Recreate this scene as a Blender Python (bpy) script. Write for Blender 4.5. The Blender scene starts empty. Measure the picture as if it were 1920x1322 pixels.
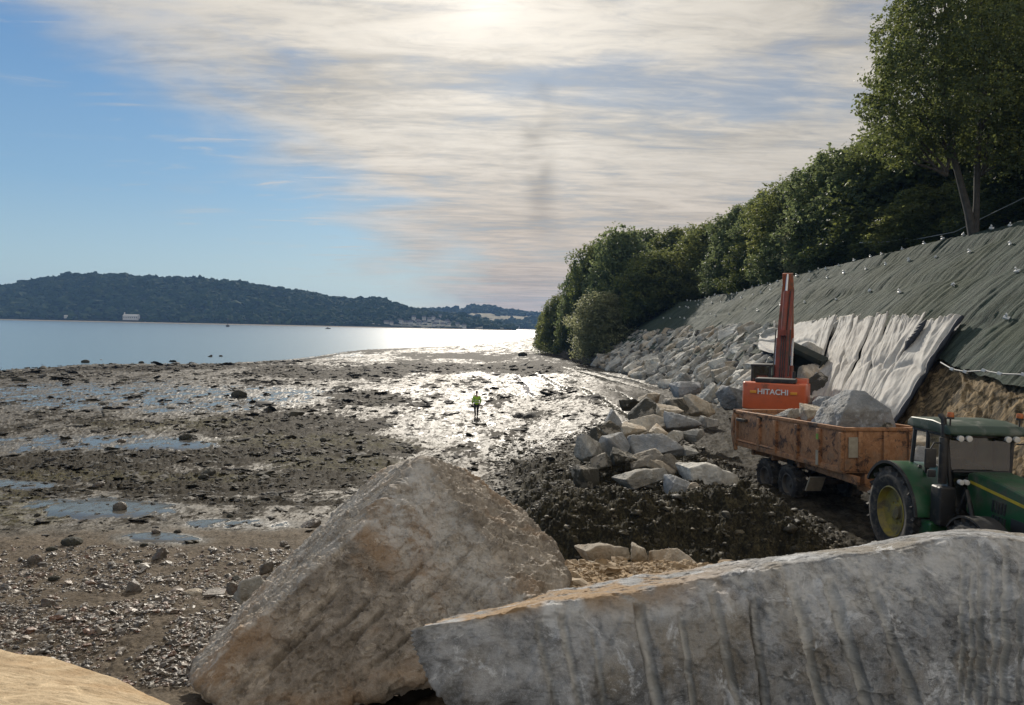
import bpy, bmesh, math, random
import numpy as np
from mathutils import Vector, Matrix, Euler

C = bpy.context.scene.collection
R = math.radians
random.seed(7)
RNG = np.random.default_rng(11)

# ------------------------------------------------------------------ camera
F, CX, CY = 1400.0, 960.0, 661.0          # focal length and centre in photo pixels
CAMZ = 6.3
PITCH, ROLL = 2.0, 1.2
cam_d = bpy.data.cameras.new('camera'); cam = bpy.data.objects.new('camera', cam_d)
C.objects.link(cam); bpy.context.scene.camera = cam
cam_d.sensor_width = 36; cam_d.lens = F / 1920 * 36
cam_d.clip_start = 0.1; cam_d.clip_end = 20000
RM = Matrix.Rotation(R(90 - PITCH), 3, 'X') @ Matrix.Rotation(R(ROLL), 3, 'Z')
cam.matrix_world = Matrix.Translation((0, 0, CAMZ)) @ RM.to_4x4()

# ------------------------------------------------------------------ sky, sun, exposure
SUN_EL, SUN_AZ = 25.0, -3.0               # azimuth from +Y, clockwise positive
world = bpy.data.worlds.new('World'); bpy.context.scene.world = world
world.use_nodes = True
class NT:
    """small node-tree writer"""
    def __init__(s, tree): s.t = tree; s.n = tree.nodes; s.l = tree.links
    def new(s, typ, **kw):
        n = s.n.new(typ)
        for k, v in kw.items(): setattr(n, k, v)
        return n
    def put(s, sock, v):
        if v is None: return
        if isinstance(v, bpy.types.NodeSocket): s.l.new(v, sock)
        else:
            if hasattr(sock.default_value, '__len__') and not hasattr(v, '__len__'): v = [v] * len(sock.default_value)
            if hasattr(v, '__len__') and len(sock.default_value) == 4 and len(v) == 3: v = (*v, 1)
            sock.default_value = v
    def math(s, op, a, b=None, c=None, clamp=False):
        n = s.new('ShaderNodeMath', operation=op, use_clamp=clamp)
        s.put(n.inputs[0], a); s.put(n.inputs[1], b)
        if c is not None: s.put(n.inputs[2], c)
        return n.outputs[0]
    def mix(s, f, a, b, mode='MIX'):
        n = s.new('ShaderNodeMix', data_type='RGBA', blend_type=mode)
        s.put(n.inputs[0], f); s.put(n.inputs[6], a); s.put(n.inputs[7], b)
        return n.outputs[2]
    def noise(s, vec, scale, detail=4, rough=0.55, dist=0, out=0, typ='FBM'):
        n = s.new('ShaderNodeTexNoise'); n.noise_type = typ
        s.put(n.inputs['Vector'], vec); n.inputs['Scale'].default_value = scale
        n.inputs['Detail'].default_value = detail; n.inputs['Roughness'].default_value = rough
        n.inputs['Distortion'].default_value = dist
        return n.outputs[out]
    def ramp(s, fac, stops, interp='LINEAR'):
        n = s.new('ShaderNodeValToRGB'); n.color_ramp.interpolation = interp
        e = n.color_ramp.elements
        while len(e) < len(stops): e.new(0.5)
        for k, (p, c) in enumerate(stops):
            e[k].position = p
            e[k].color = (c, c, c, 1) if not hasattr(c, '__len__') else (*c, 1)
        s.put(n.inputs[0], fac)
        return n.outputs[0]
    def sstep(s, x, a, b):
        n = s.new('ShaderNodeMapRange', interpolation_type='SMOOTHSTEP')
        s.put(n.inputs[0], x); n.inputs[1].default_value = a; n.inputs[2].default_value = b
        return n.outputs[0]
    def scale(s, vec, sc, loc=(0, 0, 0), rot=(0, 0, 0)):
        n = s.new('ShaderNodeMapping'); s.put(n.inputs[0], vec)
        n.inputs['Scale'].default_value = sc; n.inputs['Location'].default_value = loc
        n.inputs['Rotation'].default_value = rot
        return n.outputs[0]
    def bump(s, h, strength=0.5, dist=0.02, normal=None):
        n = s.new('ShaderNodeBump'); n.inputs['Strength'].default_value = strength
        n.inputs['Distance'].default_value = dist; s.put(n.inputs['Height'], h); s.put(n.inputs['Normal'], normal)
        return n.outputs[0]

def build_world():
    k = NT(world.node_tree); k.n.clear()
    sky = k.new('ShaderNodeTexSky', sky_type='NISHITA'); sky.sun_disc = False
    sky.sun_elevation = R(SUN_EL); sky.sun_rotation = R(SUN_AZ)
    sky.air_density = 1.0; sky.dust_density = 0.6; sky.ozone_density = 3.0; sky.altitude = 0
    tc = k.new('ShaderNodeTexCoord'); d = tc.outputs['Generated']
    sp = k.new('ShaderNodeSeparateXYZ'); k.l.new(d, sp.inputs[0]); x, y, z = sp.outputs
    zc = k.math('ADD', k.math('MAXIMUM', z, 0.0), 0.06)
    cb = k.new('ShaderNodeCombineXYZ'); k.l.new(k.math('DIVIDE', x, zc), cb.inputs[0])
    k.l.new(k.math('DIVIDE', y, zc), cb.inputs[1]); plane = cb.outputs[0]
    # streaky cirrus, drawn out along a gently tilted line
    st = k.noise(k.scale(plane, (0.55, 1.35, 1), rot=(0, 0, R(-32))), 1.2, 6, 0.56, 0.8)
    fine = k.noise(k.scale(plane, (0.9, 3.0, 1), (3, 1, 0), rot=(0, 0, R(-50))), 2.2, 6, 0.60, 0.8)
    wisp = k.noise(k.scale(plane, (2.2, 6.0, 1), (1, 5, 0), rot=(0, 0, R(-62))), 2.0, 9, 0.70, 1.4)
    puff = k.noise(k.scale(d, (3.0, 3.0, 9.0), rot=(0, R(8), 0)), 1.6, 5, 0.55, 0.3)
    big = k.noise(k.scale(d, (1, 1, 3)), 2.2, 3, 0.5)
    # coverage: the blue corner lies left of a diagonal that falls to the horizon
    s = k.math('ADD', x, k.math('MULTIPLY', z, 1.25))
    s = k.math('ADD', s, k.math('MULTIPLY', k.math('SUBTRACT', puff, 0.5), 0.42))
    s = k.math('ADD', s, k.math('MULTIPLY', k.math('SUBTRACT', st, 0.5), 0.22))
    cov = k.sstep(s, -0.17, 0.13)
    body = k.math('ADD', k.math('MULTIPLY', st, 0.55), k.math('MULTIPLY', fine, 0.45))
    dens = k.sstep(k.math('ADD', body, k.math('MULTIPLY', k.math('SUBTRACT', puff, 0.5), 0.5)), 0.30, 0.56)
    dens = k.math('MINIMUM', 1.0, k.math('ADD', k.math('MULTIPLY', dens, 0.40), k.math('ADD', 0.47, k.math('MULTIPLY', wisp, 0.26))))
    thin = k.math('MULTIPLY', k.sstep(k.math('ADD', fine, k.math('MULTIPLY', s, 0.35)), 0.46, 0.68), 0.62)
    f = k.math('MAXIMUM', k.math('MULTIPLY', cov, dens), k.math('MULTIPLY', thin, k.sstep(s, -0.36, -0.04)))
    # clear sky
    tint = k.mix(k.sstep(z, 0.0, 0.40), (0.86, 1.0, 1.12), (0.50, 0.80, 1.16))
    blue = k.ramp(k.math('MULTIPLY', z, 1.0), [(0.0, (0.44, 0.52, 0.48)), (0.05, (0.37, 0.49, 0.51)), (0.16, (0.22, 0.375, 0.51)), (0.42, (0.085, 0.215, 0.45)), (1.0, (0.04, 0.14, 0.40))])
    bl = k.new('ShaderNodeVectorMath', operation='SCALE'); k.l.new(blue, bl.inputs[0]); bl.inputs['Scale'].default_value = 5.0
    clear = k.mix(0.90, k.mix(1.0, sky.outputs[0], tint, 'MULTIPLY'), bl.outputs[0])
    # cloud colour: cream near the sun and the horizon, greyer where thick
    sund = Vector((math.sin(R(SUN_AZ)) * math.cos(R(SUN_EL)), math.cos(R(SUN_AZ)) * math.cos(R(SUN_EL)), math.sin(R(SUN_EL))))
    dot = k.new('ShaderNodeVectorMath', operation='DOT_PRODUCT'); k.l.new(d, dot.inputs[0]); dot.inputs[1].default_value = sund
    c = dot.outputs['Value']
    g1 = k.math('POWER', k.math('MAXIMUM', c, 0.0), 34.0)
    g2 = k.math('POWER', k.math('MAXIMUM', c, 0.0), 900.0)
    base = k.mix(k.sstep(z, 0.0, 0.26), (3.25, 2.65, 2.08), (3.15, 2.92, 2.56))
    shade = k.math('ADD', 0.66, k.math('MULTIPLY', k.sstep(k.math('ADD', k.math('MULTIPLY', body, 0.8), k.math('MULTIPLY', wisp, 0.2)), 0.36, 0.62), 0.44))
    shade = k.math('MULTIPLY', shade, k.math('ADD', 0.82, k.math('MULTIPLY', big, 0.36)))
    # a faint dark trail hanging in the cirrus
    wob = k.math('MULTIPLY', k.math('SUBTRACT', k.noise(d, 9.0, 3), 0.5), 0.035)
    tr = k.math('ABSOLUTE', k.math('SUBTRACT', k.math('ADD', x, wob), k.math('SUBTRACT', 0.052, k.math('MULTIPLY', z, 0.09))))
    tr = k.math('SUBTRACT', 1.0, k.sstep(tr, 0.0, 0.035))
    tr = k.math('MULTIPLY', tr, k.math('MULTIPLY', k.sstep(z, 0.08, 0.2), k.math('SUBTRACT', 1.0, k.sstep(z, 0.30, 0.38))))
    tr = k.math('MULTIPLY', tr, k.sstep(k.noise(d, 14.0, 2), 0.35, 0.6))
    shade = k.math('MULTIPLY', shade, k.math('SUBTRACT', 1.0, k.math('MULTIPLY', k.math('MULTIPLY', tr, k.sstep(y, 0.0, 0.2)), 0.33)))
    glow = k.math('ADD', k.math('ADD', 1.0, k.math('MULTIPLY', g1, 0.60)), k.math('MULTIPLY', g2, 0.5))
    lum = k.math('MULTIPLY', k.math('MULTIPLY', shade, glow), k.math('SUBTRACT', 1.45, k.math('MULTIPLY', k.sstep(c, -0.6, 0.5), 0.45)))  # clouds behind the camera brightened as added fill light
    cb2 = k.new('ShaderNodeCombineXYZ')
    for q in range(3): k.l.new(lum, cb2.inputs[q])
    cloud = k.mix(1.0, base, cb2.outputs[0], 'MULTIPLY')
    col = k.mix(f, clear, cloud)
    bg = k.new('ShaderNodeBackground'); k.l.new(col, bg.inputs[0]); bg.inputs[1].default_value = 0.14
    out = k.new('ShaderNodeOutputWorld'); k.l.new(bg.outputs[0], out.inputs[0])
    return sund
SUND = build_world()

sl = bpy.data.lights.new('sun', 'SUN'); so = bpy.data.objects.new('sun', sl); C.objects.link(so)
sl.energy = 3.6; sl.angle = R(1.0); sl.color = (1.0, 0.92, 0.80)
so.rotation_euler = SUND.to_track_quat('Z', 'Y').to_euler()

sc = bpy.context.scene
sc.view_settings.view_transform = 'Standard'; sc.view_settings.look = 'None'
sc.view_settings.exposure = 0.5; sc.view_settings.gamma = 1.0
sc.render.engine = 'CYCLES'
sc.cycles.max_bounces = 6; sc.cycles.diffuse_bounces = 3; sc.cycles.glossy_bounces = 3
sc.cycles.transmission_bounces = 4; sc.cycles.transparent_max_bounces = 8; sc.cycles.volume_bounces = 0
sc.cycles.use_denoising = True
sc.cycles.sample_clamp_indirect = 4; sc.cycles.sample_clamp_direct = 12
sc.cycles.caustics_reflective = False; sc.cycles.caustics_refractive = False

# ------------------------------------------------------------------ pixel <-> place
RMn = np.array(RM)
def ray(px, py):
    v = RMn @ np.array([(px - CX) / F, -(py - CY) / F, -1.0]); return v / v[1]      # unit step in Y
def at(px, py, Y):
    """the place seen at a photo pixel, Y metres ahead"""
    v = ray(px, py); return Vector((v[0] * Y, Y, CAMZ + v[2] * Y))
def on(px, py, z=0.0):
    v = ray(px, py); Y = (z - CAMZ) / v[2]; return Vector((v[0] * Y, Y, z))
def proj(V):
    """places (N,3) -> photo pixels"""
    q = (V - np.array([0, 0, CAMZ])) @ RMn
    return CX + F * q[:, 0] / -q[:, 2], CY - F * q[:, 1] / -q[:, 2]

# ------------------------------------------------------------------ noise
_P = np.random.default_rng(3).permutation(256); _P = np.concatenate([_P, _P, _P])
_G = np.random.default_rng(4).normal(size=(256, 3)); _G /= np.linalg.norm(_G, axis=1)[:, None]
_A = np.random.default_rng(5).uniform(0, 2 * np.pi, 256); _G2 = np.stack([np.cos(_A), np.sin(_A)], 1)
def pn2(x, y):
    i = np.floor(x).astype(np.int64); j = np.floor(y).astype(np.int64); fx = x - i; fy = y - j
    i &= 255; j &= 255
    u = fx * fx * fx * (fx * (fx * 6 - 15) + 10); v = fy * fy * fy * (fy * (fy * 6 - 15) + 10)
    def g(a, b):
        h = _P[_P[(i + a) & 255] + ((j + b) & 255)]; q = _G2[h]
        return q[..., 0] * (fx - a) + q[..., 1] * (fy - b)
    a = g(0, 0); b = g(1, 0); c = g(0, 1); d = g(1, 1)
    return (a + (b - a) * u + (c - a) * v + (a - b - c + d) * u * v) * 1.5
def fbm2(x, y, oct=4, rough=0.5, ridged=False):
    s = 0; a = 1; t = 0
    for k in range(oct):
        n = pn2(x * 2 ** k + 17.3 * k, y * 2 ** k + 9.1 * k)
        s = s + a * ((1 - 2 * np.abs(n)) if ridged else n); t += a; a *= rough
    return s / t
def pn3(P):
    i = np.floor(P).astype(np.int64); f = P - i; i &= 255
    u = f * f * f * (f * (f * 6 - 15) + 10); out = 0
    for a in (0, 1):
        for b in (0, 1):
            for c in (0, 1):
                h = _P[_P[_P[(i[:, 0] + a) & 255] + ((i[:, 1] + b) & 255)] + ((i[:, 2] + c) & 255)]
                w = (u[:, 0] if a else 1 - u[:, 0]) * (u[:, 1] if b else 1 - u[:, 1]) * (u[:, 2] if c else 1 - u[:, 2])
                out = out + w * np.einsum('ij,ij->i', _G[h], f - np.array([a, b, c]))
    return out * 1.5
def fbm3(P, oct=4, rough=0.5, ridged=False):
    s = 0; a = 1; t = 0
    for k in range(oct):
        n = pn3(P * 2 ** k + 13.7 * k)
        s = s + a * ((1 - 2 * np.abs(n)) if ridged else n); t += a; a *= rough
    return s / t
def ss(x, a, b):
    t = np.clip((x - a) / (b - a), 0, 1); return t * t * (3 - 2 * t)

# ------------------------------------------------------------------ object helpers
def tag(o, label=None, cat=None, group=None, kind=None):
    if label: o['label'] = label
    if cat: o['category'] = cat
    if group: o['group'] = group
    if kind: o['kind'] = kind
    return o
def empty(name, loc, rot=(0, 0, 0)):
    o = bpy.data.objects.new(name, None); C.objects.link(o); o.location = loc; o.rotation_euler = rot
    o.empty_display_size = 0.2
    return o
def mesh_np(name, V, Fq, mat, parent=None, smooth=True, attrs=None, sharp=None, mats=None, fmat=None):
    me = bpy.data.meshes.new(name)
    V = np.asarray(V, dtype=np.float32); Fq = np.asarray(Fq, dtype=np.int32)
    n, k = Fq.shape
    me.vertices.add(len(V)); me.vertices.foreach_set('co', V.ravel())
    me.loops.add(n * k); me.loops.foreach_set('vertex_index', Fq.ravel())
    me.polygons.add(n); me.polygons.foreach_set('loop_start', np.arange(0, n * k, k, dtype=np.int32))
    me.polygons.foreach_set('loop_total', np.full(n, k, dtype=np.int32))
    me.update(calc_edges=True)
    me.polygons.foreach_set('use_smooth', np.full(n, smooth))
    for a, val in (attrs or {}).items():
        at_ = me.attributes.new(a, 'FLOAT', 'POINT'); at_.data.foreach_set('value', np.asarray(val, dtype=np.float32))
    if mat: me.materials.append(mat)
    if sharp: me.set_sharp_from_angle(angle=R(sharp))
    o = bpy.data.objects.new(name, me); C.objects.link(o)
    if parent: o.parent = parent
    return o
def copy_tree(o, parent=None):
    c = o.copy(); C.objects.link(c); c.parent = parent
    for ch in list(o.children): copy_tree(ch, c)
    return c

class MB:
    """collects simple solids and links them as one mesh object"""
    def __init__(s): s.v = []; s.f = []; s.m = Matrix.Identity(4)
    def add(s, vs, fs):
        o = len(s.v); s.v += [tuple(s.m @ Vector(v)) for v in vs]; s.f += [tuple(i + o for i in f) for f in fs]; return s
    def box(s, c, d, rot=(0, 0, 0), taper=1.0):
        r = Euler(rot).to_matrix(); vs = []
        for z in (-1, 1):
            t = taper if z > 0 else 1
            for x, y in ((-1, -1), (1, -1), (1, 1), (-1, 1)):
                vs.append(Vector(c) + r @ Vector((x * d[0] / 2 * t, y * d[1] / 2 * t, z * d[2] / 2)))
        return s.add(vs, [(3, 2, 1, 0), (4, 5, 6, 7), (0, 1, 5, 4), (1, 2, 6, 5), (2, 3, 7, 6), (3, 0, 4, 7)])
    def prism(s, pts, a, b, axis='y'):
        """outline in the plane across the axis, from a to b along it"""
        def p(u, v, w): return {'y': (u, w, v), 'x': (w, u, v), 'z': (u, v, w)}[axis]
        n = len(pts)
        vs = [p(u, v, a) for u, v in pts] + [p(u, v, b) for u, v in pts]
        return s.add(vs, [tuple(range(n)), tuple(range(2 * n - 1, n - 1, -1))] + [(i, i + n, (i + 1) % n + n, (i + 1) % n) for i in range(n)])
    def cyl(s, p0, p1, r0, r1=None, n=16, caps=True):
        r1 = r0 if r1 is None else r1; p0 = Vector(p0); p1 = Vector(p1)
        q = (p1 - p0).to_track_quat('Z', 'Y'); vs = []
        for p, r in ((p0, r0), (p1, r1)):
            for i in range(n):
                a = 2 * math.pi * i / n; vs.append(p + q @ Vector((r * math.cos(a), r * math.sin(a), 0)))
        fs = [(i, (i + 1) % n, (i + 1) % n + n, i + n) for i in range(n)]
        if caps: fs += [tuple(range(n - 1, -1, -1)), tuple(range(n, 2 * n))]
        return s.add(vs, fs)
    def tube(s, pts, r, n=8):
        pts = [Vector(p) for p in pts]; rr = r if hasattr(r, '__len__') else [r] * len(pts)
        vs = []; prev = None
        for i, p in enumerate(pts):
            t = (pts[min(i + 1, len(pts) - 1)] - pts[max(i - 1, 0)]).normalized()
            if prev is None: u = t.orthogonal().normalized()
            else: u = (prev - t * prev.dot(t)).normalized()
            prev = u; w = t.cross(u)
            for k in range(n):
                a = 2 * math.pi * k / n; vs.append(p + (u * math.cos(a) + w * math.sin(a)) * rr[i])
        fs = [(i * n + k, i * n + (k + 1) % n, (i + 1) * n + (k + 1) % n, (i + 1) * n + k) for i in range(len(pts) - 1) for k in range(n)]
        fs += [tuple(range(n - 1, -1, -1)), tuple((len(pts) - 1) * n + k for k in range(n))]
        return s.add(vs, fs)
    def lathe(s, prof, c, n=40, closed=True):
        """profile of (radius, offset along local y), turned round the y axis"""
        m = len(prof); vs = []
        for i in range(n):
            a = 2 * math.pi * i / n
            for r, h in prof: vs.append((c[0] + r * math.cos(a), c[1] + h, c[2] + r * math.sin(a)))
        fs = [(i * m + k, i * m + (k + 1) % m, ((i + 1) % n) * m + (k + 1) % m, ((i + 1) % n) * m + k) for i in range(n) for k in range(m if closed else m - 1)]
        return s.add(vs, fs)
    def build(s, name, mat, parent=None, bevel=0.0, seg=2, angle=35):
        me = bpy.data.meshes.new(name); me.from_pydata(s.v, [], s.f)
        bm = bmesh.new(); bm.from_mesh(me); bmesh.ops.recalc_face_normals(bm, faces=bm.faces)
        if bevel:
            es = [e for e in bm.edges if len(e.link_faces) == 2 and e.calc_face_angle(0) > R(28)]
            bmesh.ops.bevel(bm, geom=es, offset=bevel, segments=seg, profile=0.6, affect='EDGES', clamp_overlap=True)
        bm.to_mesh(me); bm.free()
        me.polygons.foreach_set('use_smooth', [True] * len(me.polygons)); me.set_sharp_from_angle(angle=R(angle))
        if mat: me.materials.append(mat)
        o = bpy.data.objects.new(name, me); C.objects.link(o)
        if parent: o.parent = parent
        return o

# ------------------------------------------------------------------ materials
def mat(name):
    m = bpy.data.materials.new(name); m.use_nodes = True; k = NT(m.node_tree)
    b = m.node_tree.nodes['Principled BSDF']; return m, k, b
def objco(k): return k.new('ShaderNodeTexCoord').outputs['Object']
def attr(k, a): return k.new('ShaderNodeAttribute', attribute_name=a).outputs['Fac']

def simple(name, col, rough=0.6, metal=0.0, var=0.25, scale=6.0, bump=0.0, dirt=None, dirt_amt=0.5, spec=0.5, coat=0.0):
    m, k, b = mat(name); o = objco(k)
    n = k.noise(o, scale, 5, 0.6)
    c2 = tuple(x * (1 - var) for x in col)
    c = k.mix(k.sstep(n, 0.3, 0.7), c2, col)
    r = k.math('ADD', rough - 0.08, k.math('MULTIPLY', n, 0.16))
    if dirt:
        d = k.sstep(k.noise(o, scale * 0.6, 7, 0.68, 0.3), 0.62 - dirt_amt * 0.3, 0.72 - dirt_amt * 0.1)
        c = k.mix(d, c, dirt); r = k.math('MAXIMUM', r, k.math('MULTIPLY', d, 0.85))
    k.put(b.inputs['Base Color'], c); k.put(b.inputs['Roughness'], r); b.inputs['Metallic'].default_value = metal
    b.inputs['Specular IOR Level'].default_value = spec; b.inputs['Coat Weight'].default_value = coat
    if bump: k.put(b.inputs['Normal'], k.bump(k.noise(o, scale * 5, 5, 0.7), bump, 0.01))
    return m

def rock_mat(name, lo, hi, stain, scale=1.0, bump=0.6, weed=0.0, groove=False, wet=0.0, streak=None, dust=None, crust=0.55):
    m, k, b = mat(name); o = objco(k)
    oi = k.new('ShaderNodeObjectInfo').outputs['Random']
    ad = k.new('ShaderNodeVectorMath', operation='ADD'); k.l.new(o, ad.inputs[0])
    cb = k.new('ShaderNodeCombineXYZ')
    for q in range(3): k.l.new(k.math('MULTIPLY', oi, 37.0), cb.inputs[q])
    k.l.new(cb.outputs[0], ad.inputs[1]); p = ad.outputs[0]
    big = k.noise(p, 1.1 * scale, 6, 0.62, 0.4)
    med = k.noise(p, 5.0 * scale, 7, 0.68, 0.3)
    fine = k.noise(p, 26 * scale, 6, 0.8)
    grain = k.noise(p, 110 * scale, 3, 0.8)
    spk = k.new('ShaderNodeTexVoronoi', feature='F1'); k.put(spk.inputs['Vector'], p); spk.inputs['Scale'].default_value = 70 * scale
    c = k.mix(k.sstep(k.math('ADD', k.math('MULTIPLY', med, 0.6), k.math('MULTIPLY', big, 0.4)), 0.38, 0.62), lo, hi)
    c = k.mix(k.math('MULTIPLY', k.sstep(k.noise(k.scale(p, (1, 1, 1), (7, 3, 1)), 0.9 * scale, 5, 0.6, 0.6), 0.48, 0.66), 0.75), c, stain)
    c = k.mix(k.math('MULTIPLY', k.sstep(k.noise(p, 2.2 * scale, 8, 0.75, 0.8), 0.55, 0.63), crust), c, tuple(min(1, h * 1.5) for h in hi))   # pale crust
    dk = k.math('SUBTRACT', 1.0, k.sstep(spk.outputs['Distance'], 0.12, 0.28))
    c = k.mix(k.math('MULTIPLY', dk, k.math('MULTIPLY', k.sstep(fine, 0.45, 0.6), 0.55)), c, tuple(l * 0.35 for l in lo))
    c = k.mix(k.math('MULTIPLY', k.sstep(fine, 0.35, 0.75), 0.35), c, tuple(h * 0.7 for h in hi), 'MIX')
    c = k.mix(k.math('MULTIPLY', k.sstep(grain, 0.58, 0.66), 0.45), c, tuple(min(1, h * 1.6) for h in hi)); c = k.mix(k.math('MULTIPLY', k.sstep(k.math('SUBTRACT', 1.0, grain), 0.58, 0.66), 0.5), c, tuple(l * 0.4 for l in lo))
    tone = k.math('ADD', 0.85, k.math('MULTIPLY', oi, 0.38))
    cbt = k.new('ShaderNodeCombineXYZ')
    for q in range(3): k.l.new(tone, cbt.inputs[q])
    c = k.mix(1.0, c, cbt.outputs[0], 'MULTIPLY')
    if streak:
        sn = k.noise(k.scale(p, streak), 4.0, 6, 0.6, 0.6)
        c = k.mix(k.math('MULTIPLY', k.sstep(sn, 0.52, 0.66), 0.5), c, tuple(l * 0.55 for l in lo))
    if groove:
        g = attr(k, 'groove'); c = k.mix(k.math('MULTIPLY', g, 0.95), c, (0.70, 0.69, 0.65))
        g2 = attr(k, 'crack'); c = k.mix(k.math('MULTIPLY', g2, 0.8), c, (0.045, 0.043, 0.036))
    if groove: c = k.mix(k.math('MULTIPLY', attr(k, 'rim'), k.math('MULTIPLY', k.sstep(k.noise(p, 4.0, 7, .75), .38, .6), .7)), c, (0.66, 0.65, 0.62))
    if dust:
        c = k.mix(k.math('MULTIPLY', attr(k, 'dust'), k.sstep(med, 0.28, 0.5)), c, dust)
    h = k.math('ADD', k.math('MULTIPLY', med, 0.6), k.math('ADD', k.math('MULTIPLY', fine, 0.6), k.math('MULTIPLY', grain, 0.10)))
    if weed:
        geo = k.new('ShaderNodeNewGeometry'); spz = k.new('ShaderNodeSeparateXYZ'); k.l.new(geo.outputs['Normal'], spz.inputs[0])
        wm = k.sstep(k.math('ADD', k.noise(p, 1.6, 5, 0.7), k.math('MULTIPLY', oi, 0.25)), 0.74 - weed * 0.3, 0.82 - weed * 0.3)
        c = k.mix(wm, c, (0.05, 0.046, 0.034))
    k.put(b.inputs['Base Color'], c)
    k.put(b.inputs['Roughness'], k.math('ADD', 0.72 - wet, k.math('MULTIPLY', med, 0.25)))
    b.inputs['Specular IOR Level'].default_value = 0.4
    k.put(b.inputs['Normal'], k.bump(h, bump, 0.05 / max(scale, 0.4)))
    return m

M = {}
M['rock_grey'] = rock_mat('granite_grey', (0.20, 0.195, 0.175), (0.43, 0.415, 0.375), (0.25, 0.21, 0.15), 1.0, 0.7)
M['rock_pale'] = rock_mat('granite_pale', (0.30, 0.29, 0.26), (0.58, 0.56, 0.50), (0.42, 0.35, 0.26), 1.0, 0.8)
M['rock_warm'] = rock_mat('granite_warm', (0.24, 0.205, 0.155), (0.50, 0.44, 0.35), (0.30, 0.21, 0.12), 1.0, 0.7)
M['rock_blue'] = rock_mat('granite_blue', (0.16, 0.17, 0.175), (0.33, 0.34, 0.345), (0.20, 0.18, 0.15), 1.0, 0.8)
M['rock_dirty'] = rock_mat('granite_dirty', (0.15, 0.135, 0.11), (0.31, 0.28, 0.23), (0.16, 0.12, 0.07), 1.0, 0.8, weed=0.5)
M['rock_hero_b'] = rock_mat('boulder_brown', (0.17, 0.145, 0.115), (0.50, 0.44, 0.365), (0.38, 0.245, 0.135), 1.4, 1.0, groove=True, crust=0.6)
M['rock_hero_c'] = rock_mat('block_grey', (0.12, 0.123, 0.123), (0.48, 0.49, 0.50), (0.25, 0.205, 0.14), 1.5, 1.0, groove=True, crust=0.95, dust=(0.36, 0.24, 0.13))
M['rock_hero_a'] = rock_mat('slab_ochre', (0.36, 0.25, 0.13), (0.60, 0.47, 0.30), (0.42, 0.25, 0.10), 1.4, 0.6)
M['stone_dark'] = rock_mat('beach_stone', (0.055, 0.047, 0.038), (0.15, 0.13, 0.105), (0.09, 0.05, 0.035), 3.0, 0.6, wet=0.25)
M['stone_black'] = rock_mat('weedy_stone', (0.02, 0.019, 0.014), (0.05, 0.047, 0.035), (0.03, 0.03, 0.012), 3.0, 0.9)
M['pebble'] = rock_mat('pebble', (0.10, 0.085, 0.07), (0.26, 0.23, 0.19), (0.20, 0.10, 0.06), 8.0, 0.3, wet=0.2)

# ------------------------------------------------------------------ terrain shape
EDGE = np.array([[on(px, py, -0.25).x, on(px, py, -0.25).y] for px, py in
        [(-400, 690), (0, 697), (110, 690), (160, 685), (420, 683), (540, 676), (600, 668), (680, 657), (780, 652), (880, 648), (960, 641), (1000, 634)]])
def toe(Y): return np.interp(Y, [0, 90, 120, 165, 210, 260, 500], [15, 15, 13.5, 10.8, 6.8, 7.5, 20])
def topz(Y): return np.interp(Y, [0, 20, 39, 45, 56, 64, 86, 135, 200, 300], [12.9, 12.7, 12.3, 12.0, 11.8, 11.7, 10.7, 10.0, 8.0, 7.0])
def bank(X, Y):
    """the graded bank alone (smooth)"""
    d = X - toe(Y); t = topz(Y)
    return np.where(d < 12, 1.0 + d * (t - 1.0) / 12.0, t + 0.30 * (d - 12))
def pathz(Y): return np.interp(Y, [0, 12, 50, 110, 200], [1.25, 1.15, 1.15, 0.35, 0.2])
def smooth_H(X, Y):
    X = np.asarray(X, float); Y = np.asarray(Y, float)
    z = 1.35 * ss(-Y, -32, -9) * (1 - ss(X, 2, 6))
    z = np.maximum(z, 0) + (pathz(Y) - z) * ss(X, 0.5, 7)
    # sea side: falls below the water past the tide edge
    ey = np.interp(X / np.maximum(Y, 1), (EDGE[:, 0] / EDGE[:, 1]), EDGE[:, 1])
    sd = Y - ey
    z = z - 0.25 * ss(sd, -14, 0) - 0.9 * ss(sd, 0, 25) - 2.0 * ss(sd, 25, 140)
    # berm of spoil that carries the loose rocks
    bx = ss(X, -0.6, 1.3) * (1 - ss(X, 5.6, 7.6)); by = ss(Y + 1.2 * pn2(X * .6, Y * .3), 13.2, 17.4) * (1 - .52 * ss(Y, 17.2, 20.5)) * (1 - ss(Y, 29, 44))
    z = z + bx * by * 1.35
    z = z + .38 * np.exp(-((X - 5.0) / 1.9) ** 2 - ((Y - 26.0) / 3.6) ** 2)
    # near embankment the boulders stand on
    l = 1.35 + (3.25 - 1.35) * (1 - ss(Y, 5.6, 9.4)) + 0.0 * Y
    r = np.interp(Y, [0, 3, 4.9, 6.2, 8, 10.5, 12.6, 13.5], [3.1, 3.1, 3.2, 3.95, 3.55, 2.95, 1.7, 1.2])
    w = ss(X, -0.9, 0.6)
    emb = l * (1 - w) + r * w
    emb = emb - 1.6 * ss(X, 4.5, 8.5) * ss(Y, 6, 9)
    k = 1 - ss(Y, 11.0, 14.0)
    z = np.where(Y < 14, np.maximum(z, z * (1 - k) + emb * k), z)
    b = bank(X, Y)
    z = np.where(X > toe(Y), np.maximum(b, z), z)
    return z
def blob(px, py, items):
    m = np.zeros_like(px)
    for cx, cy, rx, ry in items:
        d = ((px - cx) / rx) ** 2 + ((py - cy) / ry) ** 2
        m = np.maximum(m, 1 - ss(d, 0.35, 1.5))
    return m
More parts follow.
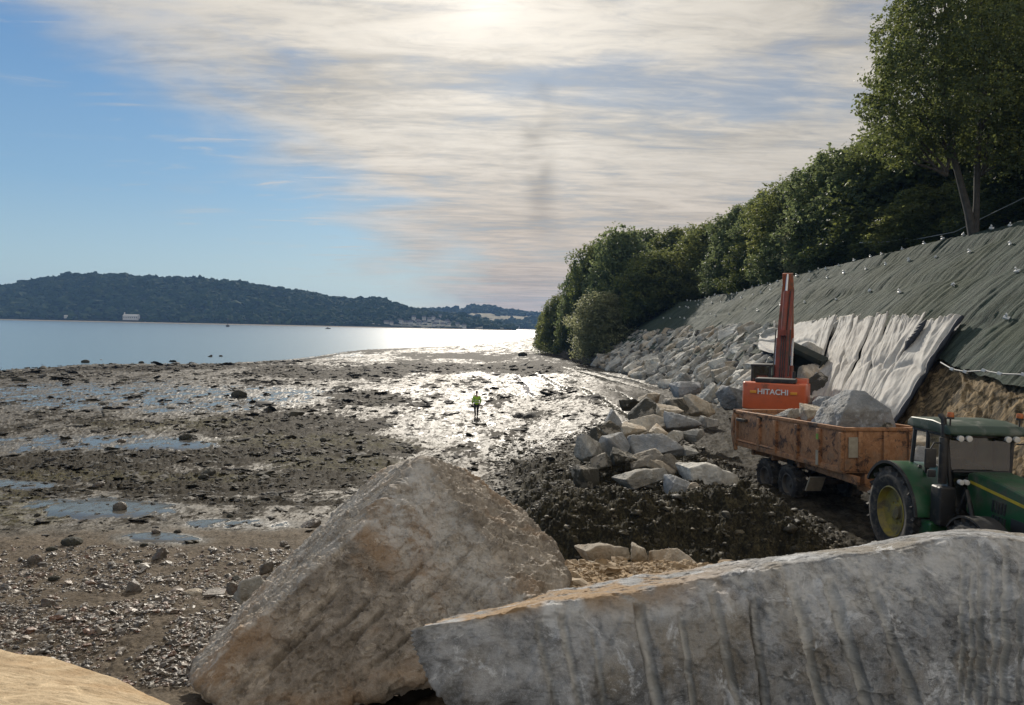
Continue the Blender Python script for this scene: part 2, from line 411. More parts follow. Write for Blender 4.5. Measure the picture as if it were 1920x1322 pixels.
def terrain(X, Y, rough=True):
    """height and surface masks"""
    z0 = smooth_H(X, Y)
    px = CX + F * X / np.maximum(Y, 0.5); py = 612 + 0.0209 * (px - 960) + F * CAMZ / np.maximum(Y, 0.5)   # place names, laid out on the flat
    w1 = fbm2(X * 0.11, Y * 0.06, 4); w2 = fbm2(X * 0.5 + 40, Y * 0.3, 4)
    pxw = px + 90 * w1 + 30 * w2; pyw = py + 14 * w1 + 8 * w2
    beach = (1 - ss(X - toe(Y), -1.5, 0.5))
    # seaweed bands and patches
    ey = np.interp(X / np.maximum(Y, 1), (EDGE[:, 0] / EDGE[:, 1]), EDGE[:, 1]); sd = Y - ey + 9 * w1
    pool = blob(pxw, pyw, [(170, 985, 130, 30), (315, 1078, 80, 20), (60, 925, 80, 12), (320, 838, 110, 9)])
    weed = ss(sd, -17, -12) * (1 - ss(sd, -4.5, -1.5)) * (0.8 + 0.2 * w2)
    weed = np.maximum(weed, 0.9 * blob(pxw, pyw, [(520, 800, 190, 22), (600, 840, 170, 26), (100, 880, 230, 20), (300, 860, 260, 18), (700, 750, 70, 16),
             (420, 905, 300, 22), (90, 935, 80, 30), (660, 880, 140, 22), (640, 700, 160, 12), (760, 690, 150, 12), (1000, 690, 110, 14), (480, 960, 200, 12), (330, 930, 180, 10),
             (180, 905, 130, 12), (920, 668, 180, 7), (230, 790, 130, 7), (1010, 905, 90, 20), (640, 655, 90, 5)]))
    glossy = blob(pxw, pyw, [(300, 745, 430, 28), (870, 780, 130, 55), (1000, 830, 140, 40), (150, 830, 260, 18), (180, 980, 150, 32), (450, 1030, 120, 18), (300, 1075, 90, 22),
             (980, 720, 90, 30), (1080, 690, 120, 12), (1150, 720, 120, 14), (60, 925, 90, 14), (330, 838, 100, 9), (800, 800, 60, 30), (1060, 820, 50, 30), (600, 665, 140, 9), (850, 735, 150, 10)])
    grav = ss(pyw - (1035 - 0.05 * (px - 200)), -10, 55) * (1 - ss(X, -0.5, 1.2)); grav = np.maximum(grav, 0)
    weed = weed * (1 - .9 * pool)
    grav = grav * (1 - 0.85 * blob(pxw, pyw, [(300, 1085, 100, 24), (450, 1040, 110, 16)]))
    sand = ss(X, -0.2, 0.9) * (1 - ss(Y, 10.6, 12.2)) * ss(Y, 4.5, 5.5)
    soil = (1 - ss(X - toe(Y), 9, 15)) * ss(X - toe(Y), -1.0, 1.0); gap_shade = ss(Y, 33, 38) * soil; soil = soil * (1 - ss(Y, 33, 38))
    berm = ss(X, -1.2, 0.8) * (1 - ss(X, 7.0, 9.5)) * ss(Y, 11.5, 13.2) * (1 - ss(Y, 27, 36))
    road = np.maximum(ss(X, 6.5, 9) * (1 - ss(Y, 55, 75)) * beach * (1 - sand), gap_shade)  # road's dark colour also painted under the armour as shade in its gaps
    olive = blob(pxw, pyw, [(10, 985, 95, 55), (150, 900, 120, 14), (620, 870, 120, 16), (330, 795, 200, 12), (600, 830, 200, 14), (330, 900, 200, 10)])
    if not rough: return z0, None
    # relief: lumps, clods, fine crumbs
    far = np.clip(Y / 60, 0.25, 4)
    n_big = fbm2(X * 0.22, Y * 0.22, 3)
    n_mid = fbm2(X * 0.9 + 5, Y * 0.75, 4, 0.55)
    n_l = fbm2(X * 2.6 + 3, Y * 2.2, 4, 0.6)
    n_f = fbm2(X * 9 + 1, Y * 9, 3, 0.6)
    lump = np.clip(fbm2(X * 1.6 + 50, Y * 1.4 + 20, 4, 0.6) * 2 - 0.12, 0, 1)          # isolated clumps of weed
    lump2 = np.clip(fbm2(X * 4.2 + 11, Y * 3.6 + 60, 3, 0.6) * 2 - 0.25, 0, 1)
    dens = np.clip(0.25 + weed * 1.1 - glossy * 0.35, 0, 1.2) * beach
    n_s = fbm2(X * 1.1 + 9, Y * 0.42 + 2, 6, 0.70)
    d = 0.040 * n_mid + 0.030 * n_l + 0.030 * n_big + (0.05 + 0.05 * glossy) * n_s
    crumb = np.clip(fbm2(X * 3.3 + 90, Y * 2.0 + 20, 5, 0.68) * 2 - 0.05, 0, 1)
    d = d + 0.085 * crumb * (0.35 + 0.65 * ss(n_mid + n_s, -.35, .3)) * (1 - grav) * beach * np.clip(Y / 40, .4, 1.3)
    d = d + dens * (0.13 * lump + 0.10 * lump2) + 0.012 * n_f * (1 + 2 * weed)
    # wheel ruts that sweep from the haul road out over the flat
    ruts = 0
    for x0_, y0_, sl_, ya, yb, wd_ in ((.4, 100, .044, 62, 104, .32), (3.4, 100, .044, 62, 104, .32), (10.0, 110, .09, 58, 118, .5), (8.0, 110, .085, 50, 118, .45), (6.4, 70, .02, 36, 72, .35), (8.6, 70, .02, 36, 72, .35)):
        cx = x0_ + (y0_ - Y) * sl_ + 0.5 * fbm2(Y * .08 + x0_, Y * 0, 2)
        ruts = ruts + np.exp(-((X - cx) / wd_) ** 2) * ss(Y, ya, ya + 8) * (1 - ss(Y, yb - 8, yb)) * (0.6 + 0.8 * np.clip(n_l + .4, 0, 1))
    d = d - 0.11 * np.clip(ruts, 0, 1.2) * beach
    # tide level of the standing water
    lvl = -0.036 + 0.040 * glossy + 0.055 * pool - 0.05 * weed - 0.12 * grav - 0.035 * ss(px, 640, 760) * (1 - ss(py, 1000, 1100)) - 0.2 * berm - 0.2 * sand - 0.05 * road + 0.06 * np.clip(ruts, 0, 1)
    lvl = np.where((X > toe(Y) - 1), -9, lvl)
    wet = ss(lvl - d, -0.010, 0.012)
    d = np.where(d < lvl, lvl + 0.02 * (d - lvl), d)
    # berm and road are broken ground
    rb = fbm2(X * 0.8 + 7, Y * 0.8, 6, 0.62, True); rc = fbm2(X * 3.1 + 7, Y * 3.1, 4, 0.6)
    d = d + berm * (0.30 * rb + 0.26 * rc + 0.30 * fbm2(X * .55 + 3, Y * .55, 3) + 0.10 * fbm2(X * 9, Y * 9, 3, 0.65, True) - 0.05)
    rd = fbm2(X * 1.4, Y * 0.5, 4, 0.6, True)
    d = d + road * (0.10 * rd + 0.06 * n_l) * (1 - berm)
    d = d + sand * (0.05 * rb + 0.05 * rc + 0.012 * n_f) + grav * (0.012 * n_f + 0.02 * n_l)
    d = d + soil * (0.42 * fbm2(X * 0.55, Y * 0.5 - X * .5, 6, 0.66, True) + 0.12 * n_l) * (X > toe(Y) + 0.4)
    z = z0 + d
    wd = np.clip(0.42 * (crumb > .22) * (crumb - .1) * 2.2 * (1 - grav) + np.maximum(weed * (0.55 + 0.6 * n_mid), 0) + dens * (1.6 * lump + 1.3 * lump2) , 0, 1) * beach
    strk = fbm2(X * .34 + 21, Y * .10 + 5, 7, .72); rag = .62 * ss(strk + .35 * n_l, .06 + .04 * glossy, .17 + .04 * glossy) * (1 - grav) * beach * (1 - wet)
    wd = np.maximum(wd, rag)
    A = dict(weed=wd, wet=wet * (1 - wd), grav=grav, sand=sand, soil=soil, berm=berm, road=road, olive=olive * beach, gloss=glossy)
    return z, A
def H1(x, y):
    z, _ = terrain(np.array([float(x)]), np.array([float(y)])); return float(z[0])

def ground_mat():
    m, k, b = mat('foreshore_mud'); o = objco(k)
    weed = attr(k, 'weed'); wet = attr(k, 'wet'); grav = attr(k, 'grav'); sand = attr(k, 'sand'); soil = attr(k, 'soil')
    berm = attr(k, 'berm'); road = attr(k, 'road'); olive = attr(k, 'olive'); gloss = attr(k, 'gloss')
    n1 = k.noise(o, 0.5, 6, 0.65, 0.4); n2 = k.noise(k.scale(o, (1, 0.7, 1)), 3.0, 7, 0.7, 0.5); n3 = k.noise(o, 16, 6, 0.75)
    n4 = k.noise(k.scale(o, (1, 0.45, 1)), 1.9, 8, 0.76, 1.0)
    mud = k.mix(k.sstep(n2, 0.35, 0.68), (0.062, 0.053, 0.040), (0.130, 0.114, 0.088))
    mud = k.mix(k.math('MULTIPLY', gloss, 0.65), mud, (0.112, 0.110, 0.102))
    mud = k.mix(k.math('MULTIPLY', k.sstep(n3, 0.5, 0.72), 0.6), mud, (0.045, 0.038, 0.028))
    dark = k.mix(k.sstep(n3, 0.35, 0.7), (0.013, 0.011, 0.008), (0.056, 0.046, 0.028))
    wmask = k.sstep(k.math('ADD', weed, k.math('MULTIPLY', k.math('SUBTRACT', n3, 0.5), 0.55)), 0.22, 0.45)
    # fine scatter of weed scraps everywhere on the flat
    scr = k.math('MULTIPLY', k.sstep(n4, 0.50, 0.56), k.math('SUBTRACT', 1.0, k.math('MULTIPLY', gloss, 0.15)))
    wmask = k.math('MAXIMUM', wmask, k.math('MULTIPLY', scr, 0.8))
    wmask = k.math('MULTIPLY', wmask, k.math('SUBTRACT', 1.0, wet))
    gcol = k.mix(k.sstep(n3, 0.35, 0.7), (0.085, 0.068, 0.050), (0.20, 0.165, 0.125))
    gcol = k.mix(k.math('MULTIPLY', k.sstep(n2, 0.5, 0.65), 0.5), gcol, (0.055, 0.045, 0.035))
    c = k.mix(k.sstep(grav, 0.2, 0.8), mud, gcol)
    wmask = k.math('MULTIPLY', wmask, k.math('SUBTRACT', 1.0, k.math('MULTIPLY', grav, 0.7)))
    c = k.mix(wmask, c, dark)
    ol = k.mix(k.sstep(n3, 0.4, 0.65), (0.04, 0.038, 0.016), (0.135, 0.120, 0.052))
    c = k.mix(k.math('MULTIPLY', k.math('MULTIPLY', olive, k.sstep(n2, 0.4, 0.6)), 0.75), c, ol)
    c = k.mix(road, c, k.mix(k.sstep(n2, 0.4, 0.65), (0.020, 0.018, 0.014), (0.070, 0.062, 0.048)))
    c = k.mix(berm, c, k.mix(k.sstep(k.math('ADD', k.math('MULTIPLY', n3, 0.6), k.math('MULTIPLY', n2, 0.4)), 0.44, 0.66), (0.018, 0.017, 0.013), (0.095, 0.082, 0.048)))
    c = k.mix(sand, c, k.mix(k.sstep(n2, 0.35, 0.65), (0.20, 0.135, 0.075), (0.42, 0.32, 0.21)))
    rockf = k.mix(k.sstep(k.noise(k.scale(o, (1, 2.5, 1), rot=(0.4, 0, 0.5)), 1.0, 7, 0.7, 1.2), 0.4, 0.62), (0.055, 0.044, 0.028), (0.30, 0.22, 0.125))
    c = k.mix(soil, c, rockf)
    wc = k.math('MULTIPLY', wet, k.math('SUBTRACT', 1.0, berm))
    c = k.mix(k.math('MULTIPLY', wc, 0.55), c, (0.07, 0.064, 0.052))
    k.put(b.inputs['Base Color'], c)
    # damp mud shines, weed and gravel far less, standing water most
    r = k.math('ADD', 0.40, k.math('MULTIPLY', n2, 0.36))
    r = k.math('SUBTRACT', r, k.math('MULTIPLY', gloss, 0.04))
    dry = k.math('MAXIMUM', k.math('MAXIMUM', wmask, sand), k.math('MAXIMUM', soil, k.math('MAXIMUM', berm, k.math('MAXIMUM', grav, k.math('MULTIPLY', road, 1.0)))))
    rr = k.new('ShaderNodeMix', data_type='FLOAT'); k.put(rr.inputs[0], dry); k.put(rr.inputs[2], r); rr.inputs[3].default_value = 0.80
    r2 = k.new('ShaderNodeMix', data_type='FLOAT'); k.put(r2.inputs[0], wc); k.put(r2.inputs[2], rr.outputs[0]); r2.inputs[3].default_value = 0.10
    k.put(b.inputs['Roughness'], r2.outputs[0])
    sp_ = k.new('ShaderNodeMix', data_type='FLOAT'); k.put(sp_.inputs[0], dry); sp_.inputs[2].default_value = .20; sp_.inputs[3].default_value = .08; k.put(b.inputs['Specular IOR Level'], sp_.outputs[0]); b.inputs['IOR'].default_value = 1.36
    h = k.math('ADD', k.math('MULTIPLY', n3, 0.8), k.math('MULTIPLY', n2, 0.8))
    bs = k.new('ShaderNodeBump'); bs.inputs['Distance'].default_value = 0.06
    k.put(bs.inputs['Strength'], k.math('SUBTRACT', 0.75, k.math('MULTIPLY', wc, 0.72)))
    k.put(bs.inputs['Height'], h); k.put(b.inputs['Normal'], bs.outputs[0])
    return m
M['ground'] = ground_mat()

def make_ground():
    ys = [0.0, 1.2, 2.2]
    y = 3.0
    while y < 9: ys.append(y); y += 0.09
    while y < 430: ys.append(y); y += min(0.0075 * y, 2.0 * y * y / 8800)
    ys = np.array(ys)
    us = np.concatenate([np.linspace(-1.5, -0.74, 40)[:-1], np.linspace(-0.74, 0.74, 960), np.linspace(0.74, 1.5, 60)[1:]])
    U, Yg = np.meshgrid(us, ys); X = (U * (Yg + 2.0)).ravel(); Yv = Yg.ravel()
    # gentle jitter off the rows keeps the sampling from lining up
    z, A = terrain(X, Yv)
    nr, nc = len(ys), len(us)
    idx = np.arange(nr * nc).reshape(nr, nc)
    Fq = np.stack([idx[:-1, :-1], idx[:-1, 1:], idx[1:, 1:], idx[1:, :-1]], -1).reshape(-1, 4)
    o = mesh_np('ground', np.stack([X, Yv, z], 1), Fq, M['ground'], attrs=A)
    return tag(o, 'wet muddy foreshore with seaweed, puddles and gravel', kind='structure')
make_ground()

# ground behind the camera, so the place does not stop there
def make_back():
    xs = np.linspace(-60, 60, 60); ys = np.linspace(-60, 0.02, 30)
    X, Y = np.meshgrid(xs, ys); X = X.ravel(); Y = Y.ravel()
    z = 3.15 + 0.3 * fbm2(X * 0.2, Y * 0.2, 4) * ss(-Y, 0, 4) + 0.0 * X
    idx = np.arange(len(X)).reshape(30, 60)
    Fq = np.stack([idx[:-1, :-1], idx[:-1, 1:], idx[1:, 1:], idx[1:, :-1]], -1).reshape(-1, 4)
    A = {a: np.zeros(len(X)) for a in ('weed', 'wet', 'sand', 'soil', 'berm', 'road', 'olive', 'gloss')}; A['grav'] = np.ones(len(X))
    tag(mesh_np('ground', np.stack([X, Y, z - 0.03], 1), Fq, M['ground'], attrs=A), 'gravel platform behind the boulders', kind='structure')
make_back()

# ------------------------------------------------------------------ water
def water_mat():
    m, k, b = mat('bay_water'); o = objco(k)
    b.inputs['Base Color'].default_value = (0.14, 0.20, 0.24, 1)
    b.inputs['Roughness'].default_value = 0.24; b.inputs['IOR'].default_value = 1.33
    n = k.math('ADD', k.math('MULTIPLY', k.noise(k.scale(o, (0.5, 1.2, 1)), 0.9, 5, 0.62), 1.0), k.math('MULTIPLY', k.noise(k.scale(o, (0.6, 1.2, 1), rot=(0, 0, 0.4)), 0.11, 3, 0.5), 2.5))
    k.put(b.inputs['Normal'], k.bump(n, 0.13, 0.30))
    return m
M['water'] = water_mat()
def make_water():
    ys = np.concatenate([[40], np.geomspace(60, 6000, 60)]); us = np.linspace(-3, 3, 60)
    U, Y = np.meshgrid(us, ys); X = (U * Y).ravel(); Y = Y.ravel()
    idx = np.arange(len(X)).reshape(len(ys), len(us))
    Fq = np.stack([idx[:-1, :-1], idx[:-1, 1:], idx[1:, 1:], idx[1:, :-1]], -1).reshape(-1, 4)
    tag(mesh_np('water', np.stack([X, Y, np.full_like(X, -0.27)], 1), Fq, M['water']), 'calm tidal water of the bay', kind='structure')
make_water()

# ------------------------------------------------------------------ far shore
def hill_mat(name, field=None):
    m, k, b = mat(name); o = objco(k)
    n = k.noise(o, 0.02, 6, 0.7); n2 = k.noise(o, 0.12, 5, 0.7)
    c = k.mix(k.sstep(n2, 0.35, 0.65), (0.006, 0.014, 0.008), (0.018, 0.030, 0.013))
    c = k.mix(k.math('MULTIPLY', k.sstep(n, 0.5, 0.7), 0.5), c, (0.030, 0.040, 0.016))
    if field: c = k.mix(attr(k, 'field'), c, field)
    c = k.mix(attr(k, 'shore'), c, (0.20, 0.17, 0.125))
    k.put(b.inputs['Base Color'], c); b.inputs['Roughness'].default_value = 0.9; b.inputs['Specular IOR Level'].default_value = 0.1
    return m
M['hill'] = hill_mat('wooded_hill', (0.20, 0.17, 0.085))
HILLS = []
def make_hill(name, label, prof, Ysh, Yr, x0, x1, bump, fields=()):
    n = 1300; m = 122
    px = np.linspace(x0, x1, n)
    py = np.interp(px, [p[0] for p in prof], [p[1] for p in prof])
    t = np.concatenate([[-0.12, -0.04], np.linspace(0, 1.0, m - 12), np.linspace(1.1, 2.6, 10)])
    PX, T = np.meshgrid(px, t)
    Y = Ysh + (Yr - Ysh) * T; X = (PX - 960) / F * Y
    zr = np.array([at(a, c_, Yr).z for a, c_ in zip(px, py)]); zr = np.maximum(zr, 1)
    fade = ss(px, x0, x0 + 30) * (1 - ss(px, x1 - 60, x1))
    ZR = np.tile(zr * (0.06 + 0.94 * fade), (len(t), 1))
    up = np.where(T < 1, ss(T, 0.03, 1.02) * 0.55 + np.clip(T, 0, 1) * 0.45, 1 - 0.12 * (T - 1))
    x, y = X.ravel(), Y.ravel()
    wood = ss(T.ravel(), 0.05, 0.12)
    def worley(a, b):
        i, j = np.floor(a), np.floor(b); best = np.full(a.shape, 9.0)
        for di in (-1, 0, 1):
            for dj in (-1, 0, 1):
                h = np.sin((i + di) * 127.1 + (j + dj) * 311.7) * 43758.5; h2 = np.sin((i + di) * 269.5 + (j + dj) * 183.3) * 43758.5
                ox = h - np.floor(h); oy = h2 - np.floor(h2)
                best = np.minimum(best, (a - i - di - ox) ** 2 + ((b - j - dj - oy)) ** 2)
        return np.sqrt(np.clip(1 - best * 1.1, 0, 1))
    cell = 0.9 * worley(x / 13, y / 15) + 0.5 * worley(x / 31 + 5, y / 40)
    z = (ZR * up).ravel() - 4 + wood * bump * (1.0 * cell + 0.6 * fbm2(x / 90, y / 90, 3) - .4) + 2.6 * wood - np.where(T.ravel() < 0.0, 3, 0)
    z = np.where(T.ravel() < 0.05, np.minimum(z, 1.2), z)
    z = np.where((T.ravel() > -0.05) & (T.ravel() < 0.05), 1.0 + 0 * z, z)
    fld = np.zeros_like(x)
    for (fx, fy, rx, ry) in fields:
        V = np.stack([x, y, z], 1); qx, qy = proj(V)
        fld = np.maximum(fld, 1 - ss(((qx - fx) / rx) ** 2 + ((qy - fy) / ry) ** 2, 0.8, 1.2))
    HILLS.append((x, y, z, T.ravel(), PX.ravel(), fld))
    idx = np.arange(len(x)).reshape(len(t), n)
    Fq = np.stack([idx[:-1, :-1], idx[:-1, 1:], idx[1:, 1:], idx[1:, :-1]], -1).reshape(-1, 4)
    o = mesh_np(name, np.stack([x, y, z], 1), Fq, M['hill'], attrs=dict(field=fld, shore=1 - ss(T.ravel(), 0.02, 0.09)))
    return tag(o, label, kind='structure')
make_hill('hill', 'long wooded hill across the bay', [(-500, 560), (-200, 548), (0, 543), (60, 532), (110, 523), (150, 520), (260, 523), (350, 527), (440, 534), (500, 543), (560, 552), (610, 562), (660, 567), (710, 566), (760, 583), (800, 590), (900, 606), (960, 614)],
          1180, 1480, -700, 960, 5.0)
make_hill('hill', 'lower far hill with fields beyond the village', [(600, 600), (700, 592), (760, 588), (820, 584), (870, 585), (884, 578), (925, 579), (940, 585), (1000, 591), (1060, 596), (1200, 600)],
          1700, 2300, 620, 1300, 5.0, fields=[(950, 597, 60, 5), (890, 590, 40, 3)])

def ordn(k):
    k += 1; return '%d%s' % (k, 'th' if 10 < k % 100 < 14 else {1: 'st', 2: 'nd', 3: 'rd'}.get(k % 10, 'th'))
VILLAGE = [(724, 607), (733, 609), (750, 606), (762, 607), (771, 608), (783, 604), (786, 609), (797, 607), (805, 603), (812, 600), (819, 604), (815, 611), (829, 611), (838, 606), (842, 611), (857, 611), (870, 614), (795, 600), (826, 597), (776, 600)]
def woods():
    """the canopy of the far hills: thousands of small crowns in one mass each"""
    m, k, b = mat('far_canopy'); t = attr(k, 'tone')
    k.put(b.inputs['Base Color'], k.ramp(t, [(0, (0.010, 0.026, 0.010)), (.6, (0.028, 0.050, 0.018)), (1, (0.058, 0.080, 0.030))])); b.inputs['Roughness'].default_value = .95; b.inputs['Specular IOR Level'].default_value = .05
    rg = np.random.default_rng(77)
    for hi, (n, r0, lab) in enumerate(((9000, 4.6, 'continuous dark woodland covering the long hill across the bay'), (3200, 6.5, 'hedges and woods over the lower far hill'))):
        x, y, z, T, PX, fld = HILLS[hi]
        ok = np.where((T > .05) & (T < 1.12) & (fld < .3) & (z > 2) & (PX > -260) & (PX < 1180))[0]
        qx, qy = proj(np.stack([x[ok], y[ok], z[ok]], 1))
        near = np.zeros(len(ok), bool)
        for hx, hy, hr in [(246, 599, 17), (126, 597, 8), (969, 617, 6), (945, 617, 5)] + [(a, b, 6) for a, b in VILLAGE]: near |= (np.abs(qx - hx) < hr) & (qy > hy - 4) & (qy < hy + 12)
        ok = ok[~near]
        w = (.35 + np.clip(T[ok], 0, 1) ** 1.5); i = rg.choice(ok, n, p=w / w.sum())
        V0, F0 = ico(2); s = rg.lognormal(0, .3, n) * r0
        V = np.tile(V0, (n, 1, 1)); off = rg.uniform(0, 90, (n, 1, 3)); V = V * (1 + .9 * pn3((V * 1.6 + off).reshape(-1, 3)).reshape(n, -1, 1))
        V = V * np.stack([s, s, s * rg.uniform(.55, 1.0, n)], 1)[:, None, :] + np.stack([x[i] + rg.normal(0, 2, n), y[i], z[i] + s * .15], 1)[:, None, :]
        Fc = (F0[None] + (np.arange(n) * len(V0))[:, None, None]).reshape(-1, 3)
        tone = np.repeat(np.clip(.45 + .5 * fbm2(x[i] / 70, y[i] / 70, 3) + rg.normal(0, .15, n), 0, 1), len(V0))
        tag(mesh_np('woodland', V.reshape(-1, 3), Fc, m, attrs=dict(tone=tone), smooth=False), lab, kind='stuff')
def houses():
    wall = simple('white_render', (0.60, 0.59, 0.56), 0.8, var=0.08, scale=0.3)
    roofm = simple('slate_roof', (0.10, 0.10, 0.115), 0.6, var=0.3, scale=0.4)
    win = simple('dark_window', (0.03, 0.035, 0.04), 0.2)
    def ground_at(px, py, hi=0):
        x, y, z, T, PX, fld = HILLS[hi]; ok = np.where((T > .02) & (T < .8))[0]
        qx, qy = proj(np.stack([x[ok], y[ok], z[ok]], 1)); j = ok[np.argmin((qx - px) ** 2 + (qy - py) ** 2 * 2)]
        return Vector((x[j], y[j], z[j] + .6))
    def house(px, py, Y, w, d, h, rot, label, grp, hip=1.0):
        p = ground_at(px, py, 1 if Y > 1500 else 0); e = empty('house', p, (0, 0, R(rot)))
        tag(e, label, 'house', grp)
        MB().box((0, 0, h / 2 - 2), (w, d, h + 4)).build('wall', wall, e)
        b = MB(); b.prism([(-d / 2 - .4, h), (d / 2 + .4, h), (0, h + d * 0.45 * hip)], -w / 2 - .3, w / 2 + .3, 'x'); b.build('roof', roofm, e)
        for q in range(3): MB().box((-w / 2 + w * (q + .5) / 3, -d / 2 - .03, h * .55), (.7, .12, 1.0)).build('window', win, e)
        return e
    G = 'white houses of the village across the bay'
    L = [(724, 607, 9, 0), (733, 609, 7, 20), (750, 606, 10, -10), (762, 607, 8, 15), (771, 608, 8, 0), (783, 604, 8, 30), (786, 609, 9, -5), (797, 607, 7, 0), (805, 603, 8, 15),
         (812, 600, 8, 40), (819, 604, 9, 0), (815, 611, 8, 10), (829, 611, 7, 0), (838, 606, 8, -15), (842, 611, 7, 5), (857, 611, 8, 0), (870, 614, 7, 20), (795, 600, 7, 0), (826, 597, 7, 10), (776, 600, 7, 0)]
    for i, (px, py, w, r) in enumerate(sorted(L)):
        house(px, py, 1075 + (611 - py) * 5, w * .85, 6, 2.4 + (i % 3) * .8, r + 8 * math.sin(i * 2.3), 'small white slate-roofed house, %s from the left in the village across the bay' % ordn(i), G)
    house(969, 617, 1600, 12, 8, 5, 0, 'lone pale house on the far shore, nearest the end of the bay', 'houses')
    house(945, 617, 1600, 7, 6, 4, 0, 'tiny pale hut on the far shore left of the lone pale house', 'houses')
    # long white building at the water on the left
    p = ground_at(246, 599); e = empty('long_house', p)
    tag(e, 'long low white building with a tall end chimney at the foot of the wooded hill', 'building')
    MB().box((0, 0, 2), (24, 8, 7)).build('wall', wall, e)
    MB().prism([(-4.5, 5.5), (4.5, 5.5), (0, 8)], -12.2, 12.2, 'x').build('roof', wall, e)
    MB().box((-11, 0, 8), (1.4, 1.4, 6)).build('chimney', wall, e)
    for q in range(7): MB().box((-10 + q * 3.4, -4.05, 2.8), (1.2, .12, 1.8)).build('window', win, e)
    p = ground_at(126, 596); e = empty('cottage', p)
    tag(e, 'tiny white cottage on the far shore left of the long white building', 'building')
    MB().box((0, 0, 1.2), (8, 5, 4)).build('wall', wall, e)
    MB().prism([(-3, 3.2), (3, 3.2), (0, 4.6)], -4.2, 4.2, 'x').build('roof', wall, e)
    # pines standing proud of the ridge, moored boat, buoy
    fol = simple('pine_foliage', (0.035, 0.05, 0.02), 0.9, scale=0.5); bark = simple('pine_bark', (0.08, 0.06, 0.05), 0.9)
    for i_, (px, py, s) in enumerate(sorted([(702, 572, 1.3), (713, 574, 1.5), (735, 582, 1.2), (766, 590, 1.0), (512, 545, 1.0), (540, 553, 1.1), (608, 566, 0.9)])):
        p = at(px, py, 1440); e = empty('pine_tree', p - Vector((0, 0, 10))); tag(e, 'dark umbrella pine, %s from the left along the ridge of the far hill' % ordn(i_), 'tree', 'pines on the far ridge')
        V, Fc = ico(3); n = fbm3(V * 2.2 + px, 3)
        V2 = V * (1 + 0.5 * n[:, None]) * np.array([5.5, 5.5, 3.2]) * s + np.array([0, 0, 12 + 3 * s])
        mesh_np('crown', V2, Fc, fol, e); MB().tube([(0, 0, -4), (0, 0, 12)], 0.6).build('trunk', bark, e)

_ICO = {}
def ico(n):
    if n not in _ICO:
        if n <= 2:
            bm = bmesh.new(); bmesh.ops.create_icosphere(bm, subdivisions=n, radius=1)
            V = np.array([v.co[:] for v in bm.verts]); Fc = np.array([[v.index for v in f.verts] for f in bm.faces]); bm.free()
        else:
            V, f = ico(n - 1); N = len(V)
            E = np.sort(np.concatenate([f[:, [0, 1]], f[:, [1, 2]], f[:, [2, 0]]]), axis=1)
            key, inv = np.unique(E[:, 0] * N + E[:, 1], return_inverse=True)
            mid = V[key // N] + V[key % N]; mid /= np.linalg.norm(mid, axis=1)[:, None]
            a, b, c = [inv[i * len(f):(i + 1) * len(f)] + N for i in range(3)]
            V = np.concatenate([V, mid])
            Fc = np.concatenate([np.stack(q, 1) for q in ((f[:, 0], a, c), (a, f[:, 1], b), (c, b, f[:, 2]), (a, b, c))])
        _ICO[n] = (V, Fc)
    return _ICO[n]
woods()
houses()
def sea_things():
    dk = simple('hull_dark', (0.06, 0.06, 0.065), 0.5); wh = simple('mast_grey', (0.25, 0.25, 0.26), 0.5)
    for px, py, lab in [(615, 617, 'small dark moored boat on the bay below the wooded hill'), (427, 613, 'navigation buoy standing in the bay water')]:
        p = on(px, py, -0.27)
        e = empty('boat' if px > 500 else 'buoy', p); tag(e, lab, 'boat' if px > 500 else 'buoy')
        if px > 500:
            b = MB(); b.prism([(-2.6, .1), (-2.3, .95), (2.9, 1.15), (2.2, .1)], -.9, .9, 'y'); b.build('hull', dk, e, 0.1)
            MB().box((-.4, 0, 1.35), (1.6, 1.2, .7)).build('cabin', wh, e, 0.08)
            MB().cyl((.6, 0, 1), (.6, 0, 4.2), .06).build('mast', wh, e)
        else:
            s = p.y / 300
            MB().cyl((0, 0, -.2), (0, 0, .8 * s), .7 * s, .6 * s).build('float', dk, e, .04)
            MB().cyl((0, 0, .8 * s), (0, 0, 3.0 * s), .12 * s, .08 * s).build('post', dk, e)
            MB().cyl((0, 0, 3.0 * s), (0, 0, 3.5 * s), .32 * s, .05 * s).build('topmark', dk, e)
sea_things()

